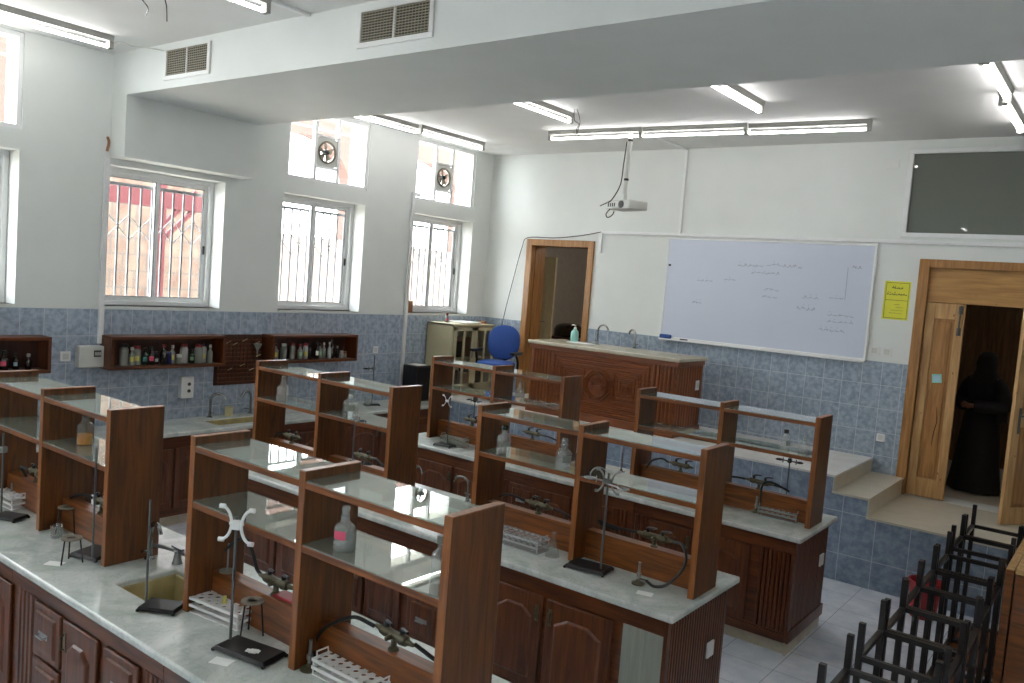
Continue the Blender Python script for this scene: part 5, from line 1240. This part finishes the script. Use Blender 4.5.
# ------------------------------------------------------------------ person in the doorway
def person():
    t = thing('person', 'person in a long black robe and face veil standing beyond the open pine door', 'person', (6.40,.95,.662), math.radians(-28))
    def skin_obj(name, verts, edges, radii, root, mat, sub=2):
        me = bpy.data.meshes.new(name); me.from_pydata(verts, edges, []); me.materials.append(mat)
        o = bpy.data.objects.new(name, me); COL.objects.link(o); o.parent = t
        s = o.modifiers.new('skin', 'SKIN'); lay = me.skin_vertices[0] if me.skin_vertices else None
        for i, r in enumerate(radii): lay.data[i].radius = (r, r) if not isinstance(r, tuple) else r
        lay.data[root].use_root = True
        u = o.modifiers.new('sub', 'SUBSURF'); u.levels = sub; u.render_levels = sub
        me.shade_smooth(); return o
    V = []; E_ = []; R = []
    def add(p, r, par=None):
        V.append(p); R.append(r)
        if par is not None: E_.append((par, len(V)-1))
        return len(V)-1
    pel = add((0,0,.82), (.13,.10)); sp = add((0,0,1.0), (.115,.085), pel); ch = add((0,.0,1.16), (.14,.095), sp); nk = add((0,0,1.30), .05, ch)
    hd = add((0,-.015,1.40), (.07,.085), nk); hd2 = add((0,-.01,1.49), (.062,.075), hd)
    for s in (-1,1):
        hip = add((s*.08,0,.76), .085, pel); kn = add((s*.085,-.01,.42), .058, hip); an = add((s*.085,.01,.07), .036, kn); add((s*.09,-.13,.025), (.035,.022), an)
        sh = add((s*.155,0,1.23), .05, ch); el = add((s*(.23 if s < 0 else .27),-.03,.98), .038, sh)
        wr = add((s*.07 - .02,-.20,.95), .026, el)
        pm = add((s*.025-.03,-.23,.95), (.026,.016), wr)
        for k, L in enumerate((.045,.052,.048,.038)):
            z = .972-.015*k; a = add((-.03-s*.01,-.245,z), .0085, pm); add((-.035-s*(.01+L),-.245+.012,z-.006), .007, a)
        a = add((-.03+s*.01,-.25,.975), .009, pm); add((-.035-s*.015,-.262,.99), .008, a)
    body = skin_obj('body', V, E_, R, 0, M['skin'])
    # robe: lofted elliptical sections with folds
    n = 40; rings = []
    for z, rx, ry, oy in ((.012,.27,.25,.0),(.2,.245,.22,.0),(.5,.215,.185,.0),(.8,.185,.155,.0),(.98,.16,.13,0),(1.12,.178,.135,0),(1.22,.19,.12,0),(1.27,.13,.09,0),(1.31,.07,.07,0)):
        f = .05*(1-z/1.3)
        rings.append([((rx*(1+f*math.sin(9*a+z*2)))*math.cos(a), oy+(ry*(1+f*math.sin(7*a+1)))*math.sin(a), z) for a in [2*PI*k/n for k in range(n)]])
    obj('robe', MB().loft(rings), M['abaya'], t)
    for s in (-1,1):
        x1 = .23 if s < 0 else .27
        mb = MB(); mb.tube(smooth_path([(s*.13,0,1.22),(s*.2,-.01,1.14),(s*x1,-.03,.98),(s*.17,-.12,.955),(s*.06-.02,-.20,.95)],4), [.07]*4+[.07]*4+[.075]*4+[.07]*4+[.06], 16)
        obj('sleeve', mb, M['abaya'], t)
        if s > 0:
            mb = MB(); mb.loft([[(.2+.05*math.cos(a)*1.0,-.05+.05*math.sin(a),1.1) for a in [2*PI*k/16 for k in range(16)]],[(.245+.06*math.cos(a),-.05+.075*math.sin(a),.96) for a in [2*PI*k/16 for k in range(16)]],[(.27+.03*math.cos(a),-.05+.07*math.sin(a),.80) for a in [2*PI*k/16 for k in range(16)]]])
            obj('hanging_sleeve', mb, M['abaya'], t)
    rings = []
    for z, rx, ry, oy in ((1.08,.17,.14,0),(1.18,.185,.135,0),(1.27,.14,.115,-.005),(1.34,.10,.11,-.01),(1.42,.098,.12,-.012),(1.49,.088,.108,-.008),(1.53,.055,.07,0),(1.545,.015,.02,0)):
        rings.append([(rx*math.cos(a), oy+ry*math.sin(a), z) for a in [2*PI*k/28 for k in range(28)]])
    obj('head_veil', MB().loft(rings), M['abaya'], t)
person()

# ------------------------------------------------------------------ light, world, camera
def bulb(label, loc, watts):  # added fill lamp for a back room, no such source is visible
    t = thing('fill_lamp', label, 'lamp', loc)
    mb = MB(); mb.lathe([(0,0),(.06,0),(.06,-.03),(.02,-.05),(0,-.05)], n=16); obj('lamp_holder', mb, M['white'], t)
    mb = MB(); mb.lathe([(0,-.05),(.014,-.055),(.03,-.09),(.02,-.12),(0,-.13)], n=16); obj('bulb', mb, emit('fill_lamp_glow', (1,.93,.84,1), watts), t)
bulb('small unseen lamp added to brighten the store room', (2.2,1.9,3.599), 320)
bulb('small unseen lamp added to brighten the corridor', (7.9,2.45,4.35), 170)

wd = bpy.data.worlds.new('sky'); SC.world = wd; wd.use_nodes = True
bg = wd.node_tree.nodes['Background']; bg.inputs['Color'].default_value = (.93,.97,1.0,1); bg.inputs['Strength'].default_value = 9.0
cam = bpy.data.cameras.new('camera'); co = bpy.data.objects.new('camera', cam); COL.objects.link(co); SC.camera = co
yaw, pitch, roll = .6489, -.0739, .0773
fwd = Vector((-math.sin(yaw)*math.cos(pitch), math.cos(yaw)*math.cos(pitch), math.sin(pitch)))
rt = Vector((math.cos(yaw), math.sin(yaw), 0)); up = rt.cross(fwd)
r2 = rt*math.cos(roll) + up*math.sin(roll); u2 = up*math.cos(roll) - rt*math.sin(roll)
co.matrix_world = Matrix(((r2.x,u2.x,-fwd.x,7.7037),(r2.y,u2.y,-fwd.y,-9.3953),(r2.z,u2.z,-fwd.z,2.5817),(0,0,0,1)))
cam.sensor_width = 36; cam.lens = 826.49/1024*36; cam.clip_start = .05; cam.clip_end = 100
SC.view_settings.view_transform = 'Standard'; SC.view_settings.look = 'None'; SC.view_settings.gamma = 1; SC.view_settings.exposure = 1.05
SC.view_settings.use_curve_mapping = False
SC.cycles.use_denoising = True; SC.cycles.max_bounces = 10; SC.cycles.diffuse_bounces = 5; SC.cycles.glossy_bounces = 5; SC.cycles.transparent_max_bounces = 24
SC.cycles.caustics_reflective = False; SC.cycles.caustics_refractive = False; SC.cycles.sample_clamp_indirect = 6
